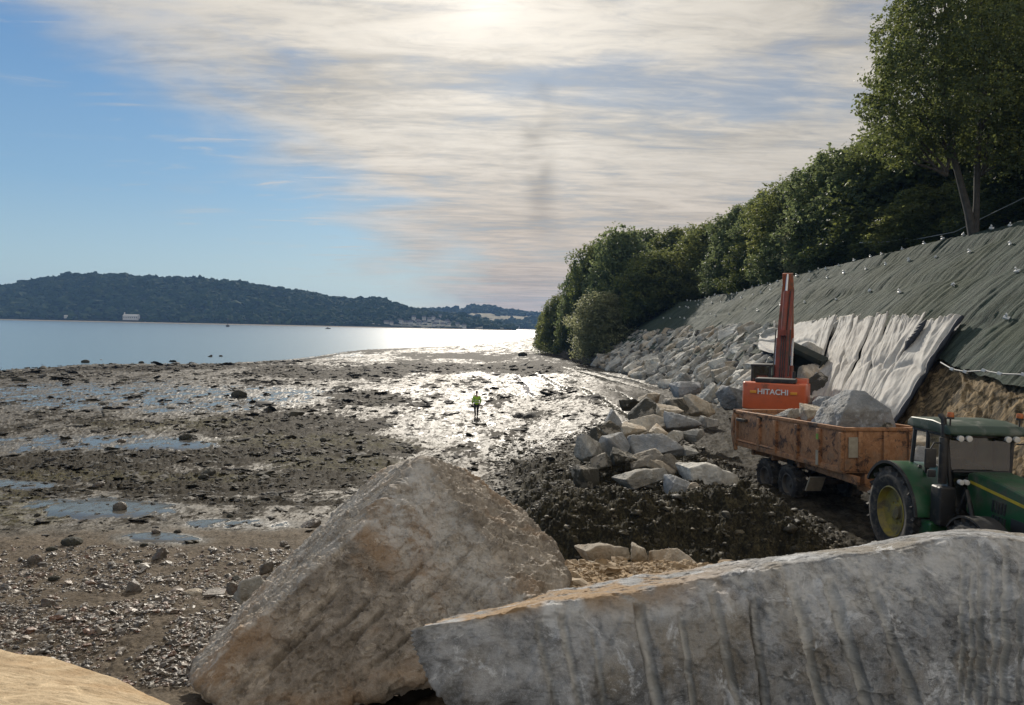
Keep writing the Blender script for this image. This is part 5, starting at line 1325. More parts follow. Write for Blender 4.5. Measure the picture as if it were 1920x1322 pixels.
def glass_mat():
    m, k, b = mat('cab_glass'); k.n.remove(b)
    g = k.new('ShaderNodeBsdfGlossy'); g.inputs['Roughness'].default_value = .04
    t = k.new('ShaderNodeBsdfTransparent'); t.inputs[0].default_value = (.16, .20, .19, 1)
    fr = k.new('ShaderNodeFresnel'); fr.inputs[0].default_value = 1.5
    mx = k.new('ShaderNodeMixShader'); k.l.new(k.math('ADD', fr.outputs[0], .04), mx.inputs[0]); k.l.new(t.outputs[0], mx.inputs[1]); k.l.new(g.outputs[0], mx.inputs[2])
    d = k.new('ShaderNodeBsdfDiffuse'); d.inputs[0].default_value = (.3, .29, .25, 1)
    m2 = k.new('ShaderNodeMixShader'); k.l.new(k.math('MULTIPLY', k.sstep(k.noise(objco(k), 3, 6, .7), .45, .75), .10), m2.inputs[0])
    k.l.new(mx.outputs[0], m2.inputs[1]); k.l.new(d.outputs[0], m2.inputs[2])
    k.l.new(m2.outputs[0], k.n['Material Output'].inputs[0]); return m
M['glass'] = glass_mat()
def rust_mat():
    m, k, b = mat('rusty_orange_paint'); o = objco(k)
    n = k.noise(o, 2.2, 8, .72, .8); n2 = k.noise(o, 7, 7, .75, .4); f = k.noise(o, 30, 4, .7)
    c = k.mix(k.sstep(n2, .35, .65), (0.28, 0.125, 0.05), (0.46, 0.235, 0.115))
    c = k.mix(k.sstep(k.math('ADD', k.math('MULTIPLY', n, .6), k.math('MULTIPLY', n2, .4)), .50, .58), c, k.mix(k.sstep(f, .4, .6), (0.045, 0.025, 0.018), (0.12, 0.055, 0.03)))
    c = k.mix(k.math('MULTIPLY', k.sstep(k.noise(o, 1.3, 6, .7), .52, .68), .6), c, (0.17, 0.14, 0.105))
    k.put(b.inputs['Base Color'], c); b.inputs['Roughness'].default_value = .72
    k.put(b.inputs['Normal'], k.bump(n2, .4, .02)); return m
M['rust'] = rust_mat()

def wheel(name, parent, c, R_, w, rr, rim, lugs=20, side=-1, hub=None, lug_h=.045):
    """tyre and rim; the dished face looks to local y*side"""
    e = MB(); h = w / 2
    e.lathe([(rr, -h * .78), (rr + (R_ - rr) * .45, -h), (R_ - .10, -h * .97), (R_ - .02, -h * .80), (R_, -h * .3), (R_, h * .3), (R_ - .02, h * .80), (R_ - .10, h * .97), (rr + (R_ - rr) * .45, h), (rr, h * .78)], c, 56)
    for i in range(lugs):
        for s in (-1, 1):
            a = 2 * math.pi * (i + (.5 if s > 0 else 0)) / lugs
            m = Matrix.Translation(c) @ Matrix.Rotation(-a, 4, 'Y') @ Matrix.Translation((R_, s * h * .48, 0)) @ Matrix.Rotation(s * .62, 4, 'X')
            o_ = e.m; e.m = m; e.box((0, 0, 0), (lug_h * 2, h * 1.05, R_ * .075)); e.m = o_
    t = e.build('tyre', M['tyre'], None, 0)
    wh = empty(name, (0, 0, 0)); wh.parent = parent; t.parent = wh
    r = MB(); s = side
    r.lathe([(rr, s * h * .80), (rr - .03, s * h * .84), (rr - .05, s * h * .6), (rr * .86, s * h * .30), (rr * .55, s * h * .16), (rr * .30, s * h * .22), (rr * .27, s * h * .42), (0.001, s * h * .45),
             (0.001, -s * h * .2), (rr * .6, -s * h * .2), (rr - .05, -s * h * .8), (rr, -s * h * .8)], c, 48)
    for i in range(8):
        a = i * math.pi / 4; r.cyl((c[0] + rr * .42 * math.cos(a), c[1] + s * h * .16, c[2] + rr * .42 * math.sin(a)), (c[0] + rr * .42 * math.cos(a), c[1] + s * h * .27, c[2] + rr * .42 * math.sin(a)), rr * .045, n=8)
    r.build('rim', M[rim], wh)
    return wh

def tractor():
    e = empty('tractor', (10.12, 17.35, 1.16), (R(0), R(0), R(-89)))
    tag(e, 'green tractor with yellow wheels and amber beacons hitched to the rusty trailer', 'tractor')
    for s in (-1, 1):
        wheel('rear_wheel', e, (0, s * .98, 1.0), 1.0, .56, .60, 'yellow', 22, s)
        wheel('front_wheel', e, (2.75, s * .92, .74), .74, .46, .42, 'yellow', 18, s)
    # rear fenders: curved shells over the tyres
    for s in (-1, 1):
        b = MB(); n = 18; P = []
        for i in range(n + 1):
            a = R(8 + 142 * i / n); P.append((1.14 * math.cos(a), 1.0 + 1.14 * math.sin(a)))
        Q = [(x * 1.04, 1.0 + (z - 1.0) * 1.04) for x, z in P]
        b.prism(P + Q[::-1], s * .55, s * 1.22, 'y'); b.build('fender', M['green'], e, .01)
        b = MB(); P2 = [(x * 1.045, 1.0 + (z - 1.0) * 1.045) for x, z in P]; Q2 = [(x * .985, 1.0 + (z - 1) * .985) for x, z in P]
        b.prism(P2 + Q2[::-1], s * 1.222, s * 1.27, 'y'); b.build('fender_lip', M['black'], e)
        b = MB(); b.prism([(-.75, 1.25), (.9, 1.2), (.95, 1.9), (.5, 2.15), (-.3, 2.15), (-.75, 1.8)], s * .50, s * .56, 'y'); b.build('inner_fender', M['green'], e)
    # chassis and engine
    b = MB(); b.box((1.5, 0, .95), (3.4, .5, .55)); b.box((2.75, 0, .72), (.35, 1.6, .26)); b.box((0, 0, 1.0), (.6, 1.5, .45)); b.box((2.3, 0, 1.25), (1.9, .55, .5)); b.build('chassis', M['steel'], e, .03)
    # hood with sloped nose
    b = MB(); b.prism([(1.12, 1.35), (1.12, 2.20), (1.3, 2.27), (2.2, 2.22), (3.1, 2.08), (3.55, 1.92), (3.72, 1.6), (3.72, 1.05), (3.3, .98), (2.6, 1.30)], -.42, .42, 'y'); b.build('hood', M['green'], e, .07, 3)
    for s in (-1, 1):
        b = MB(); b.prism([(1.25, 2.02), (3.1, 1.86), (3.6, 1.70), (3.6, 1.75), (3.1, 1.92), (1.25, 2.08)], s * .421, s * .428, 'y'); b.build('stripe', M['stripe'], e)
        b = MB()
        for i in range(5):
            for j in range(2): b.box((2.0 + i * .09, s * .425, 1.72 - j * .30), (.045, .02, .24), (0, .12, 0))
        b.build('side_grille', M['black'], e)
        b = MB(); b.box((3.0, s * .425, 1.35), (.9, .015, .5)); b.build('grille_panel', M['black'], e, .01)
    b = MB(); b.box((3.73, 0, 1.4), (.03, .7, .55)); b.build('front_grille', M['black'], e, .02)
    for s in (-1, 1): MB().box((3.70, s * .26, 1.78), (.08, .2, .11), (0, -.35, 0)).build('headlight', M['lampw'], e, .02)
    # cab
    fr = MB()
    def post(p, q, r=.045): fr.cyl(p, q, r, n=8)
    for s in (-1, 1):
        post((1.08, s * .60, 1.3), (.98, s * .72, 3.0)); post((-.32, s * .74, 1.9), (-.22, s * .72, 3.0), .05); post((.35, s * .77, 2.05), (.33, s * .75, 3.0), .035)
        post((1.08, s * .60, 1.3), (.5, s * .74, 1.15), .04); post((-.32, s * .74, 1.9), (.1, s * .76, 2.15), .04)
    post((1.08, -.62, 2.22), (1.08, .62, 2.22), .03); post((-.32, -.74, 1.9), (-.32, .74, 1.9), .03)
    fr.box((.38, 0, 2.98), (1.35, 1.52, .06)); fr.build('cab_frame', M['black'], e, .006)
    b = MB(); b.box((.25, 0, 1.2), (1.65, 1.25, .35)); b.box((.9, 0, 1.75), (.35, .7, .75)); b.build('cab_floor', M['black'], e, .03)
    b = MB(); b.prism([(-.38, 3.02), (-.40, 3.14), (-.25, 3.25), (.6, 3.28), (1.15, 3.22), (1.30, 3.10), (1.28, 3.02)], -.83, .83, 'y'); b.build('roof', M['roofg'], e, .06, 3)
    for s in (-1, 1):
        b = MB(); b.add([(1.05, s * .60, 1.35), (.36, s * .77, 1.25), (.33, s * .75, 2.98), (.98, s * .72, 2.98)], [(0, 1, 2, 3)]); b.build('door_window', M['glass'], e)
        b = MB(); b.add([(.34, s * .77, 2.1), (-.30, s * .745, 1.95), (-.22, s * .725, 2.98), (.32, s * .75, 2.98)], [(0, 1, 2, 3)]); b.build('side_window', M['glass'], e)
    b = MB(); b.add([(1.09, -.59, 1.9), (1.09, .59, 1.9), (.99, .71, 2.98), (.99, -.71, 2.98)], [(0, 1, 2, 3)]); b.build('windscreen', M['glass'], e)
    b = MB(); b.add([(-.32, -.73, 1.92), (-.32, .73, 1.92), (-.23, .71, 2.98), (-.23, -.71, 2.98)], [(0, 1, 2, 3)]); b.build('rear_window', M['glass'], e)
    b = MB(); b.box((.22, 0, 1.62), (.5, .5, .16)); b.box((-.02, 0, 2.0), (.14, .48, .7), (0, -.12, 0)); b.box((-.08, 0, 2.45), (.1, .28, .22)); b.build('seat', M['black'], e, .05)
    b = MB(); b.lathe([(.21, -.015), (.24, 0), (.21, .015)], (0, 0, 0), 20); b.m = Matrix.Identity(4)
    sw = b.build('steering_wheel', M['black'], e); sw.location = (.62, 0, 2.12); sw.rotation_euler = (R(90), R(0), R(0)); sw.rotation_euler = (R(90), 0, R(0))
    MB().cyl((.85, 0, 1.5), (.64, 0, 2.1), .05).build('steering_column', M['black'], e)
    # lamps under the roof edge
    for s in (-1, 1):
        for y in (.42, .60):
            b = MB(); b.cyl((1.22, s * y, 2.97), (1.31, s * y, 2.96), .065, n=14); b.build('work_light', M['lampw'], e, .01)
            MB().cyl((1.15, s * y, 2.975), (1.24, s * y, 2.965), .078, n=14).build('light_housing', M['black'], e)
    # beacons on stalks
    for x, y in ((1.12, -.74), (1.12, .76)):
        b = MB(); b.cyl((x, y, 3.1), (x, y, 3.36), .018, n=8); b.build('beacon_stalk', M['black'], e)
        b = MB(); b.cyl((x, y, 3.36), (x, y, 3.40), .075, n=14); b.build('beacon_base', M['black'], e)
        b = MB(); b.cyl((x, y, 3.40), (x, y, 3.50), .07, .06, n=14); b.build('beacon', M['amber'], e, .015)
    # exhaust and the tank under it
    b = MB(); b.cyl((1.32, -.80, 1.95), (1.32, -.80, 2.95), .09, n=18); b.cyl((1.32, -.80, 2.95), (1.30, -.80, 3.22), .06, n=14); b.tube([(1.30, -.80, 3.2), (1.28, -.80, 3.34), (1.18, -.82, 3.42)], .06, 12); b.build('exhaust', M['black'], e, .01)
    b = MB(); b.box((1.34, -.78, 1.48), (.38, .36, .85)); b.build('exhaust_shroud', M['black'], e, .07, 3)
    b = MB(); b.box((.95, -.85, .85), (.8, .42, .5)); b.build('fuel_tank', M['green'], e, .08, 3)
    b = MB()
    for i in range(4): b.box((.62, -1.0, .45 + i * .28), (.42, .26, .04))
    for x in (.42, .82): b.box((x, -1.1, .9), (.035, .04, 1.05))
    b.build('steps', M['green'], e, .008)
    # front fenders, mirrors
    for s in (-1, 1):
        P = [(2.75 + .84 * math.cos(a), .74 + .84 * math.sin(a)) for a in [R(25 + 12 * i) for i in range(11)]]
        b = MB(); b.prism(P + [(2.75 + (x - 2.75) * .95, .74 + (z - .74) * .95) for x, z in P][::-1], s * .66, s * 1.14, 'y'); b.build('front_fender', M['black'], e)
        b = MB(); b.tube([(1.0, s * .80, 2.82), (1.10, s * 1.05, 2.84), (1.08, s * 1.12, 2.7)], .018); b.build('mirror_arm', M['black'], e)
        MB().box((1.05, s * 1.10, 2.50), (.07, .24, .42)).build('mirror', M['black'], e, .03)
        MB().box((1.05, s * 1.06, 2.17), (.07, .16, .16)).build('lower_mirror', M['black'], e, .02)
    # lights cluster by the hood
    for x, y in ((1.62, -.62), (1.62, -.50)): MB().cyl((x, y, 2.05), (x + .1, y, 2.05), .055, n=12).build('side_lamp', M['lampw'], e, .01)
    b = MB(); b.tube([(1.6, -.6, 1.4), (1.9, -.62, 1.9), (2.0, -.55, 1.4), (2.1, -.56, 1.2)], .05); b.build('air_hose', M['black'], e)
    b = MB(); b.box((-1.1, 0, .62), (1.0, .12, .12)); b.build('hitch', M['steel'], e)
    for ch in e.children:
        if ch.name.split('.')[0] in ('cab_frame', 'cab_floor', 'roof', 'door_window', 'side_window', 'windscreen', 'rear_window', 'seat', 'steering_wheel', 'steering_column', 'work_light', 'light_housing', 'beacon', 'beacon_base', 'beacon_stalk', 'mirror', 'mirror_arm', 'lower_mirror'): ch.location.x += .30
        if ch.name.split('.')[0] in ('hood', 'stripe', 'side_grille', 'grille_panel', 'front_grille', 'headlight'): ch.location.x += .34; ch.location.y += .06
    return e
tractor()

def trailer():
    d = Vector((.98, -6.5)).normalized(); rz = math.atan2(d.y, d.x)
    e = empty('trailer', (9.72, 23.4, 1.02), (0, R(-2.4), rz))
    tag(e, 'rusty orange twin-axle tipping trailer loaded with boulders', 'trailer')
    L, W, z0, z1 = 6.5, 2.3, 1.42, 2.52
    h = L / 2; w = W / 2
    def side(s):
        b = MB(); b.box((0, s * w, (z0 + z1) / 2), (L, .05, z1 - z0)); b.box((0, s * (w + .015), z1 + .04), (L + .04, .13, .09)); b.box((0, s * (w + .01), z0 + .02), (L, .11, .16)); return b
    for s in (-1, 1):
        sd = side(s).build('side_panel', M['rust'], e, .008)
        for i, x in enumerate([-h + .10, -h + 1.75, -h + 2.85, -h + 4.15, -h + 5.35, h - .06]):
            MB().box((x, s * (w + .065), (z0 + z1) / 2 - .02), (.16 if 0 < i < 5 else .12, .10, z1 - z0 - .06)).build('rib', M['rust'], sd, .012)
        b = MB()
        for xa, xb in ((-h + .2, -h + 1.65), (-h + 1.85, -h + 2.75)): b.box(((xa + xb) / 2, s * (w + .05), z0 + .14), (xb - xa, .09, .06), (s * .5, 0, 0))
        b.build('ledge', M['rust'], sd)
        MB().box((-h + 5.35, s * (w + .125), z1 - .28), (.10, .012, .16)).build('reflector', simple('green_reflector', (.25, .45, .08), .3) if 'green_reflector' not in bpy.data.materials else bpy.data.materials['green_reflector'], sd)
        MB().box((-h + 5.35, s * (w + .125), z0 + .22), (.12, .012, .42)).build('pale_plate', simple('pale_plate', (.42, .36, .27), .7) if 'pale_plate' not in bpy.data.materials else bpy.data.materials['pale_plate'], sd)
        MB().box((-h + .55, s * (w + .10), z1 - .22), (.62, .14, .10)).build('latch_bar', M['steel'], sd, .02)
    b = MB(); b.box((h, 0, (z0 + z1) / 2), (.06, W, z1 - z0)); b.box((h + .02, 0, z1 + .04), (.12, W + .1, .09))
    for y in (-.75, 0, .75): b.box((h + .06, y, (z0 + z1) / 2), (.09, .12, z1 - z0 - .05))
    b.build('front_panel', M['rust'], e, .008)
    MB().box((h + .07, -w + .22, z0 + .65), (.02, .30, .55)).build('pale_plate', bpy.data.materials['pale_plate'], e)
    b = MB(); b.box((0, 0, z0 - .02), (L, W - .05, .06)); b.build('floor', M['rust'], e)
    # tailgate with an arched lower corner
    b = MB(); b.prism([(-w, z0 - .25), (-w, z1), (w, z1), (w, z0 - .25), (w - .1, z0 + .1), (-w + .1, z0 + .1)], -h - .10, -h - .04, 'x'); b.box((-h - .09, 0, z1 + .05), (.12, W + .2, .12)); b.build('tailgate', M['rust'], e, .01)
    for s in (-1, 1):
        a = [(-h - .12, z1 + .05), (-h - .30, z1 - .25), (-h - .30, z0 + .35), (-h - .05, z0 - .25), (-h + .12, z0 - .2), (-h - .12, z0 + .35), (-h - .10, z1 - .3), (-h + .05, z1 - .1)]
        MB().prism(a, s * (w + .02), s * (w + .10), 'y').build('tailgate_arm', M['rust'], e, .01)
    # chassis
    b = MB()
    for s in (-1, 1): b.box((.1, s * .48, z0 - .22), (L - .2, .14, .28)); b.box((h - 1.0, s * (w - .22), z0 - .18), (2.6, .10, .22), (0, .03, 0))
    for x in (-2.4, -1.0, .6, 2.2): b.box((x, 0, z0 - .2), (.12, W - .3, .18))
    b.build('chassis', M['rust'], e, .01)
    b = MB(); b.box((h + .5, .26, z0 - .62), (1.9, .12, .16), (0, .16, -.18)); b.box((h + .5, -.26, z0 - .62), (1.9, .12, .16), (0, .16, .18)); b.box((h - .35, 0, z0 - .42), (.3, .9, .35)); b.build('drawbar', M['rust'], e, .01)
    b = MB(); b.box((h + .1, .1, z0 - 1.0), (.1, .1, .9)); b.box((h + .1, .1, z0 - 1.35), (.26, .2, .04)); b.build('jack', M['steel'], e)
    for x in (.15, -1.30):
        for s in (-1, 1): wheel('wheel', e, (x, s * .93, .56), .58, .42, .32, 'wheelgrey', 20, s, lug_h=.02)
        MB().box((x, 0, .60), (.14, 1.6, .14)).build('axle', M['steel'], e, .02)
    b = MB(); b.box((-.58, -.45, .86), (1.9, .1, .1)); b.box((-.58, .45, .86), (1.9, .1, .1)); b.box((-.58, 0, 1.05), (.4, 1.2, .3)); b.build('bogie', M['steel'], e, .02)
    # mudguard plate hanging behind the bogie
    b = MB(); b.box((1.15, -.75, .72), (.05, .5, .5), (0, .5, 0)); b.build('mudflap', bpy.data.materials['pale_plate'], e)
    # load
    G = 'boulders loaded in the trailer'
    for px, py, Y, w_, h_, i, m_, r, lab in [
        (1597, 772, 21.6, 128, 88, 10, 'rock_blue', (.0, .0, .1), 'biggest grey peaked boulder riding in the trailer'),
        (1520, 778, 22.9, 46, 36, 6, 'rock_warm', (.1, .1, .2), 'buff boulder in the trailer left of the biggest one'),
        (1477, 781, 23.8, 44, 34, 0, 'rock_grey', (.1, -.1, .3), 'small pale boulder at the left end of the trailer load'),
        (1545, 765, 23.5, 40, 40, 7, 'rock_blue', (.1, .3, .2), 'blue-grey boulder behind the biggest one in the trailer'),
        (1655, 800, 20.9, 40, 30, 3, 'rock_dirty', (.1, .1, .2), 'low brown boulder in the trailer right of the biggest one'),
        (1440, 789, 25.0, 50, 22, 6, 'rock_dirty', (.1, .1, .2), 'low dirty stone at the tail of the trailer')]:
        placed(px, py, Y, w_, h_, i, m_, r, lab, grp=G)
    return e
trailer()

def text_mesh(body, size, m, parent, loc, rot, name='lettering'):
    cu = bpy.data.curves.new(name, 'FONT'); cu.body = body; cu.size = size; cu.align_x = 'CENTER'; cu.align_y = 'CENTER'; cu.extrude = .012; cu.offset = size * .02
    o = bpy.data.objects.new(name, cu); C.objects.link(o)
    dg = bpy.context.evaluated_depsgraph_get(); me = bpy.data.meshes.new_from_object(o.evaluated_get(dg)); bpy.data.objects.remove(o)
    me.materials.clear(); me.materials.append(m)
    q = bpy.data.objects.new(name, me); C.objects.link(q); q.parent = parent; q.location = loc; q.rotation_euler = rot; return q

def excavator():
    hd = R(25)
    rear = Vector((12.52, 35.6, 0)); f = Vector((math.sin(hd), math.cos(hd), 0)); c = rear + f * 3.05
    e = empty('excavator', (c.x, c.y, 1.42), (0, 0, R(90) - hd))
    tag(e, 'orange tracked excavator seen from behind with its boom raised', 'excavator')
    # undercarriage
    for s in (-1, 1):
        P = []
        for i in range(9): a = R(90 + 180 * i / 8); P.append((-2.0 + .46 * math.cos(a), .48 + .46 * math.sin(a)))
        for i in range(9): a = R(-90 + 180 * i / 8); P.append((2.0 + .46 * math.cos(a), .48 + .46 * math.sin(a)))
        b = MB(); b.prism(P, s * 1.0, s * 1.58, 'y')
        for i in range(22):
            b.box((-2.0 + i * 4.0 / 21, s * 1.29, .965), (.10, .58, .04)); b.box((-2.0 + i * 4.0 / 21, s * 1.29, .0), (.10, .58, .05))
        b.build('track', M['steel'], e, 0)
    b = MB(); b.box((0, 0, .65), (1.8, 2.1, .5)); b.cyl((0, 0, .8), (0, 0, 1.2), .7, n=24); b.build('undercarriage', M['steel'], e, .03)
    # upper frame
    b = MB(); b.box((.2, 0, 1.3), (4.2, 2.7, .22)); b.build('deck', M['steel'], e, .02)
    # counterweight: wide, curved back, rounded corners
    P = [(-2.35, -1.5), (-2.8, -1.42), (-3.0, -1.0), (-3.08, 0), (-3.0, 1.0), (-2.8, 1.42), (-2.35, 1.5), (-2.1, 1.5), (-2.1, -1.5)]
    b = MB(); b.prism(P, 1.10, 2.42, 'z'); cw = b.build('counterweight', M['exorange'], e, .09, 3)
    text_mesh('HITACHI', .36, M['white'], e, (-3.085, 0.02, 2.0), (R(90), 0, R(-90)))
    for s in (-1, 1): MB().box((-3.05, s * .92, 1.98), (.05, .30, .13), (0, 0, -s * .10)).build('reflector', M['ambery'], e, .01)
    for s in (-1, 1): MB().box((-1.2, s * 1.42, 1.85), (1.8, .14, .95)).build('side_door', M['exorange'], e, .04)
    b = MB(); b.box((-2.3, -0.05, 2.52), (1.1, 1.85, .22)); b.build('engine_hood', M['black'], e, .07, 3)
    MB().box((-2.9, .0, 2.40), (.14, .22, .07)).build('hood_latch', M['black'], e, .02)
    MB().cyl((-1.7, -.8, 2.5), (-1.7, -.8, 2.95), .07, n=12).build('exhaust', M['black'], e)
    b = MB(); b.box((-.6, -1.0, 2.0), (1.4, .8, 1.1)); b.build('tank', M['exorange'], e, .05)
    # cab at the left front
    b = MB()
    for x in (.35, 1.95):
        for y in (.52, 1.42): b.box((x, y, 2.25), (.10, .10, 1.7))
    b.box((1.15, .97, 3.12), (1.75, 1.05, .10)); b.box((1.15, .97, 1.55), (1.7, 1.0, .35)); b.box((.35, .97, 1.95), (.06, .95, .55)); b.build('cab_frame', M['black'], e, .02)
    b = MB(); b.add([(.34, .57, 2.25), (.34, 1.37, 2.25), (.34, 1.37, 3.05), (.34, .57, 3.05)], [(0, 1, 2, 3)]); b.build('rear_window', M['glass'], e)
    b = MB(); b.add([(.40, 1.44, 1.8), (1.92, 1.44, 1.8), (1.92, 1.44, 3.05), (.40, 1.44, 3.05)], [(0, 1, 2, 3)]); b.build('side_window', M['glass'], e)
    b = MB(); b.add([(1.97, .57, 1.7), (1.97, 1.37, 1.7), (1.97, 1.37, 3.05), (1.97, .57, 3.05)], [(0, 1, 2, 3)]); b.build('windscreen', M['glass'], e)
    b = MB(); b.box((.9, .97, 2.0), (.5, .5, .2)); b.box((.70, .97, 2.35), (.15, .46, .65)); b.box((.68, .97, 2.78), (.1, .25, .2)); b.build('seat', M['black'], e, .06)
    # boom: box beam bent forward, steeply raised
    prof = [(.35, 1.55), (.75, 1.45), (1.35, 3.2), (2.0, 4.7), (3.15, 6.75), (3.15, 7.25), (2.85, 7.35), (1.35, 5.25), (.75, 3.6)]
    b = MB(); b.prism(prof, -.31, .31, 'y')
    for s in (-1, 1): b.prism([(x * 1.0, z) for x, z in [(.4, 1.5), (.8, 1.5), (1.1, 2.4), (.7, 2.6)]], s * .30, s * .42, 'y')
    boom = b.build('boom', M['exred'], e, .03)
    b = MB()
    for y in (-.16, -.05, .06): b.tube([(.3, y, 1.9), (.60, y, 3.6), (1.15, y, 5.05), (1.9, y, 6.1), (2.6, y, 7.1)], .025, 6)
    b.build('hydraulic_hoses', M['black'], boom)
    for s in (-1, 1):
        b = MB(); b.cyl((1.3, s * .42, 1.5), (1.62, s * .42, 3.1), .11, n=14); b.build('boom_cylinder', M['exred'], boom)
        MB().cyl((1.6, s * .42, 3.0), (1.9, s * .42, 4.55), .06, n=12).build('boom_rod', M['chrome'], boom)
        b = MB(); b.cyl((.25, s * .36, 2.6), (.95, s * .36, 5.0), .035, n=8); b.build('boom_pipe', M['steel'], boom)
    b = MB(); b.box((.72, .5, 4.4), (.20, .22, .14)); b.build('work_light', M['lampw'], boom, .02)
    # arm cylinder on the back of the boom
    b = MB(); b.cyl((1.0, 0.0, 4.9), (2.02, 0.0, 7.05), .13, n=16); b.box((1.0, 0, 4.85), (.3, .34, .3)); b.build('arm_cylinder', M['exred'], boom)
    MB().cyl((2.0, 0, 7.0), (2.48, 0, 8.0), .07, n=12).build('arm_rod', M['chrome'], boom)
    # arm (stick): from above the boom nose down to the bucket
    b = MB(); b.prism([(2.42, 8.05), (2.62, 8.10), (3.35, 7.35), (3.55, 6.5), (5.15, 3.65), (4.95, 3.5), (2.95, 6.7), (2.75, 7.2)], -.27, .27, 'y'); arm = b.build('arm', M['exarm'], e, .03)
    b = MB(); b.cyl((3.6, 0, 6.9), (4.6, 0, 5.0), .10, n=14); b.build('bucket_cylinder', M['exred'], arm)
    MB().cyl((4.6, 0, 5.0), (5.2, 0, 4.0), .055, n=12).build('bucket_rod', M['chrome'], arm)
    b = MB(); b.cyl((5.2, -.2, 4.0), (5.2, .2, 4.0), .09, n=12); b.box((5.35, 0, 3.65), (.12, .3, .75), (0, -.3, 0)); b.build('linkage', M['steel'], arm)
    # bucket
    pr = [(4.75, 3.55), (5.35, 3.6), (5.75, 3.1), (5.7, 2.4), (5.2, 2.0), (4.5, 1.95), (4.55, 2.1), (5.1, 2.15), (5.5, 2.5), (5.5, 3.0), (5.2, 3.3), (4.8, 3.3)]
    bk = MB(); bk.m = Matrix.Translation((5.3, -.75, 3.0)) @ Euler((R(24), R(-12), R(-20))).to_matrix().to_4x4() @ Matrix.Scale(1.25, 4) @ Matrix.Translation((-5.2, 0, -2.8)); bk.prism(pr, -.85, .85, 'y')
    for s in (-.85, .82): bk.prism([(4.75, 3.55), (5.35, 3.6), (5.75, 3.1), (5.7, 2.4), (5.2, 2.0), (4.5, 1.95)], s - .03, s + .03, 'y')
    for i in range(5): bk.box((4.38, -.7 + i * .35, 2.0), (.34, .12, .09), (0, -.15, 0))
    bk.prism([(5.36, 3.1), (5.8, 2.9), (5.85, 2.2), (5.6, 2.1)], -.5, .5, 'y'); o = bk.build('bucket', M['bucket'], e, .03)
    return e
excavator()

# ------------------------------------------------------------------ person on the mud
def skin_obj(name, verts, edges, radii, m, parent, sub=2):
    me = bpy.data.meshes.new(name); me.from_pydata(verts, edges, []); o = bpy.data.objects.new(name, me); C.objects.link(o)
    md = o.modifiers.new('skin', 'SKIN'); md.use_smooth_shade = True
    lay = me.skin_vertices[0] if me.skin_vertices else None
    for i, r in enumerate(radii):
        lay.data[i].radius = r if hasattr(r, '__len__') else (r, r)
    lay.data[0].use_root = True
    s = o.modifiers.new('sub', 'SUBSURF'); s.levels = sub; s.render_levels = sub
    dg = bpy.context.evaluated_depsgraph_get(); me2 = bpy.data.meshes.new_from_object(o.evaluated_get(dg)); bpy.data.objects.remove(o)
    me2.materials.clear(); me2.materials.append(m); me2.polygons.foreach_set('use_smooth', [True] * len(me2.polygons))
    q = bpy.data.objects.new(name, me2); C.objects.link(q)
    if parent: q.parent = parent
    return q
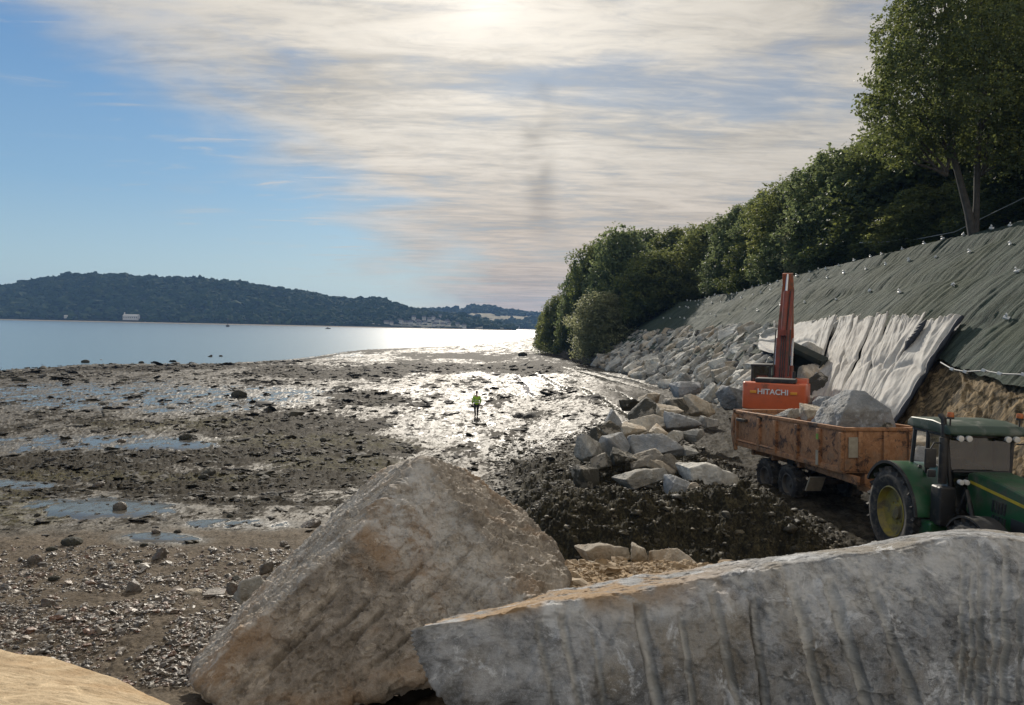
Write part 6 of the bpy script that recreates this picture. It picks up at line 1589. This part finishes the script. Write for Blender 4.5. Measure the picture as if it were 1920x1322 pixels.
def person():
    p = on(893, 781, 0.02); z = H1(p.x, p.y)
    skin = simple('skin', (0.42, 0.26, 0.19), .6, var=.1); hv = simple('hi_vis', (0.36, 0.62, 0.04), .6, var=.15, scale=8); dk = simple('dark_trousers', (0.035, 0.037, 0.045), .8); hr = simple('dark_hair', (0.03, 0.024, 0.02), .7)
    boot = simple('rubber_boot', (0.02, 0.022, 0.02), .5); band = simple('reflective_band', (0.6, 0.62, 0.6), .3)
    V = []; E = []; Rr = []
    def ch(pts, rad, root=None):
        k0 = len(V)
        for i, (q, r) in enumerate(zip(pts, rad)):
            V.append(q); Rr.append(r)
            if i: E.append((len(V) - 2, len(V) - 1))
            elif root is not None: E.append((root, len(V) - 1))
        return k0
    ch([(0, 0, .95), (0, 0, 1.15), (0, 0.01, 1.38), (0, 0, 1.48), (0, 0.01, 1.56), (0, .02, 1.66), (0, .01, 1.74)], [(.15, .11), (.14, .10), (.16, .10), .055, .055, (.075, .092), (.06, .07)])
    for s, kx in ((-1, .0), (1, .0)):
        sw = .10 if s > 0 else -.06
        k0 = ch([(s * .10, 0, .90), (s * .11, sw * .5 + .03, .50), (s * .10, sw - .03, .10), (s * .10, sw + .12, .04)], [.09, .058, .04, .035], 0)
        k1 = ch([(s * .19, 0, 1.40), (s * .27, -.02, 1.13), (s * .25, .06, .90)], [.05, .04, .028], 2)
        wr = len(V) - 1
        k2 = ch([(s * .25, .08, .83)], [(.035, .018)], wr); palm = len(V) - 1
        for f in range(4):
            ch([(s * .25 + (f - 1.5) * .012, .09 + (f - 1.5) * .008, .79), (s * .25 + (f - 1.5) * .013, .105, .75 - .004 * (f in (1, 2)))], [.009, .007], palm)
        ch([(s * .225, .10, .84), (s * .215, .12, .80)], [.010, .008], wr)
    e = empty('person', (p.x, p.y, z), (0, 0, R(15))); tag(e, 'person in a green hi-vis jacket and dark trousers walking on the wet mud', 'person')
    skin_obj('body', V, E, Rr, skin, e)
    # nose and ears so the head reads as one
    JV = [(0, 0, .80), (0, 0, 1.15), (0, .01, 1.36), (0, 0, 1.47)]; JE = [(0, 1), (1, 2), (2, 3)]; JR = [(.19, .145), (.18, .135), (.20, .135), (.10, .09)]
    for s in (-1, 1):
        k = len(JV); JV += [(s * .21, 0, 1.39), (s * .29, -.02, 1.13), (s * .27, .05, .92)]; JE += [(2, k), (k, k + 1), (k + 1, k + 2)]; JR += [.075, .062, .05]
    jk = skin_obj('jacket', JV, JE, JR, hv, e)
    for zz, r in ((1.02, .196), (1.16, .186)):
        b = MB(); b.m = Matrix.Translation((0, 0, zz)) @ Matrix.Rotation(R(90), 4, 'X') @ Matrix.Diagonal((1, 1, .78, 1)); b.lathe([(r, -.02), (r + .004, 0), (r, .02), (r - .02, 0)], (0, 0, 0), 24); b.build('reflective_band', band, jk)
    TV = [(0, 0, .95)]; TE = []; TR = [(.165, .13)]
    for s in (-1, 1):
        sw = .10 if s > 0 else -.06
        k = len(TV); TV += [(s * .10, 0, .84), (s * .11, sw * .5 + .03, .50), (s * .10, sw - .03, .24)]; TE += [(0, k), (k, k + 1), (k + 1, k + 2)]; TR += [.11, .08, .07]
    skin_obj('trousers', TV, TE, TR, dk, e)
    for s in (-1, 1):
        sw = .10 if s > 0 else -.06
        skin_obj('boot', [(s * .10, sw - .03, .34), (s * .10, sw - .03, .07), (s * .10, sw + .15, .045)], [(0, 1), (1, 2)], [.068, .055, .045], boot, e)
    Vc, Fc = ico(3); m_ = (Vc[:, 2] > -.15) | (Vc[:, 1] < -.25)
    Vh = Vc * np.array([.092, .108, .10]) + np.array([0, .0, 1.70]); Vh = np.where(m_[:, None], Vh, np.array([0, 0, 1.70]) + (Vh - np.array([0, 0, 1.7])) * .82)
    mesh_np('hair', Vh, Fc, hr, e)
person()

# weedy heap beside the person
# ------------------------------------------------------------------ stone wall at the point
def far_wall():
    p = on(1006, 655, .1); e = empty('stone_wall', (p.x, p.y, -.2)); tag(e, 'low stone retaining wall end at the tip of the point below the bushes', 'wall')
    m_ = simple('wall_stone', (.22, .20, .17), .9, var=.4, scale=1.2, bump=.6)
    MB().box((1.6, 6, 1.9), (3.2, 12, 4.2)).build('masonry', m_, e, .08); MB().box((1.6, 6, 4.12), (3.5, 12.3, .3)).build('coping', m_, e, .05)
far_wall()

# ------------------------------------------------------------------ air
def haze():
    b = MB(); b.box((0, 1600, 68), (9000, 4600, 156)); o = b.build('haze', None)
    m = bpy.data.materials.new('haze_air'); m.use_nodes = True; k = NT(m.node_tree); k.n.clear()
    v = k.new('ShaderNodeVolumePrincipled'); v.inputs['Color'].default_value = (.28, .52, 1.0, 1); v.inputs['Density'].default_value = HAZE; v.inputs['Anisotropy'].default_value = 0.0
    out = k.new('ShaderNodeOutputMaterial'); k.l.new(v.outputs[0], out.inputs['Volume']); o.data.materials.append(m)
    tag(o, 'thin blue coastal haze', kind='stuff')
HAZE = 0.00014
haze()
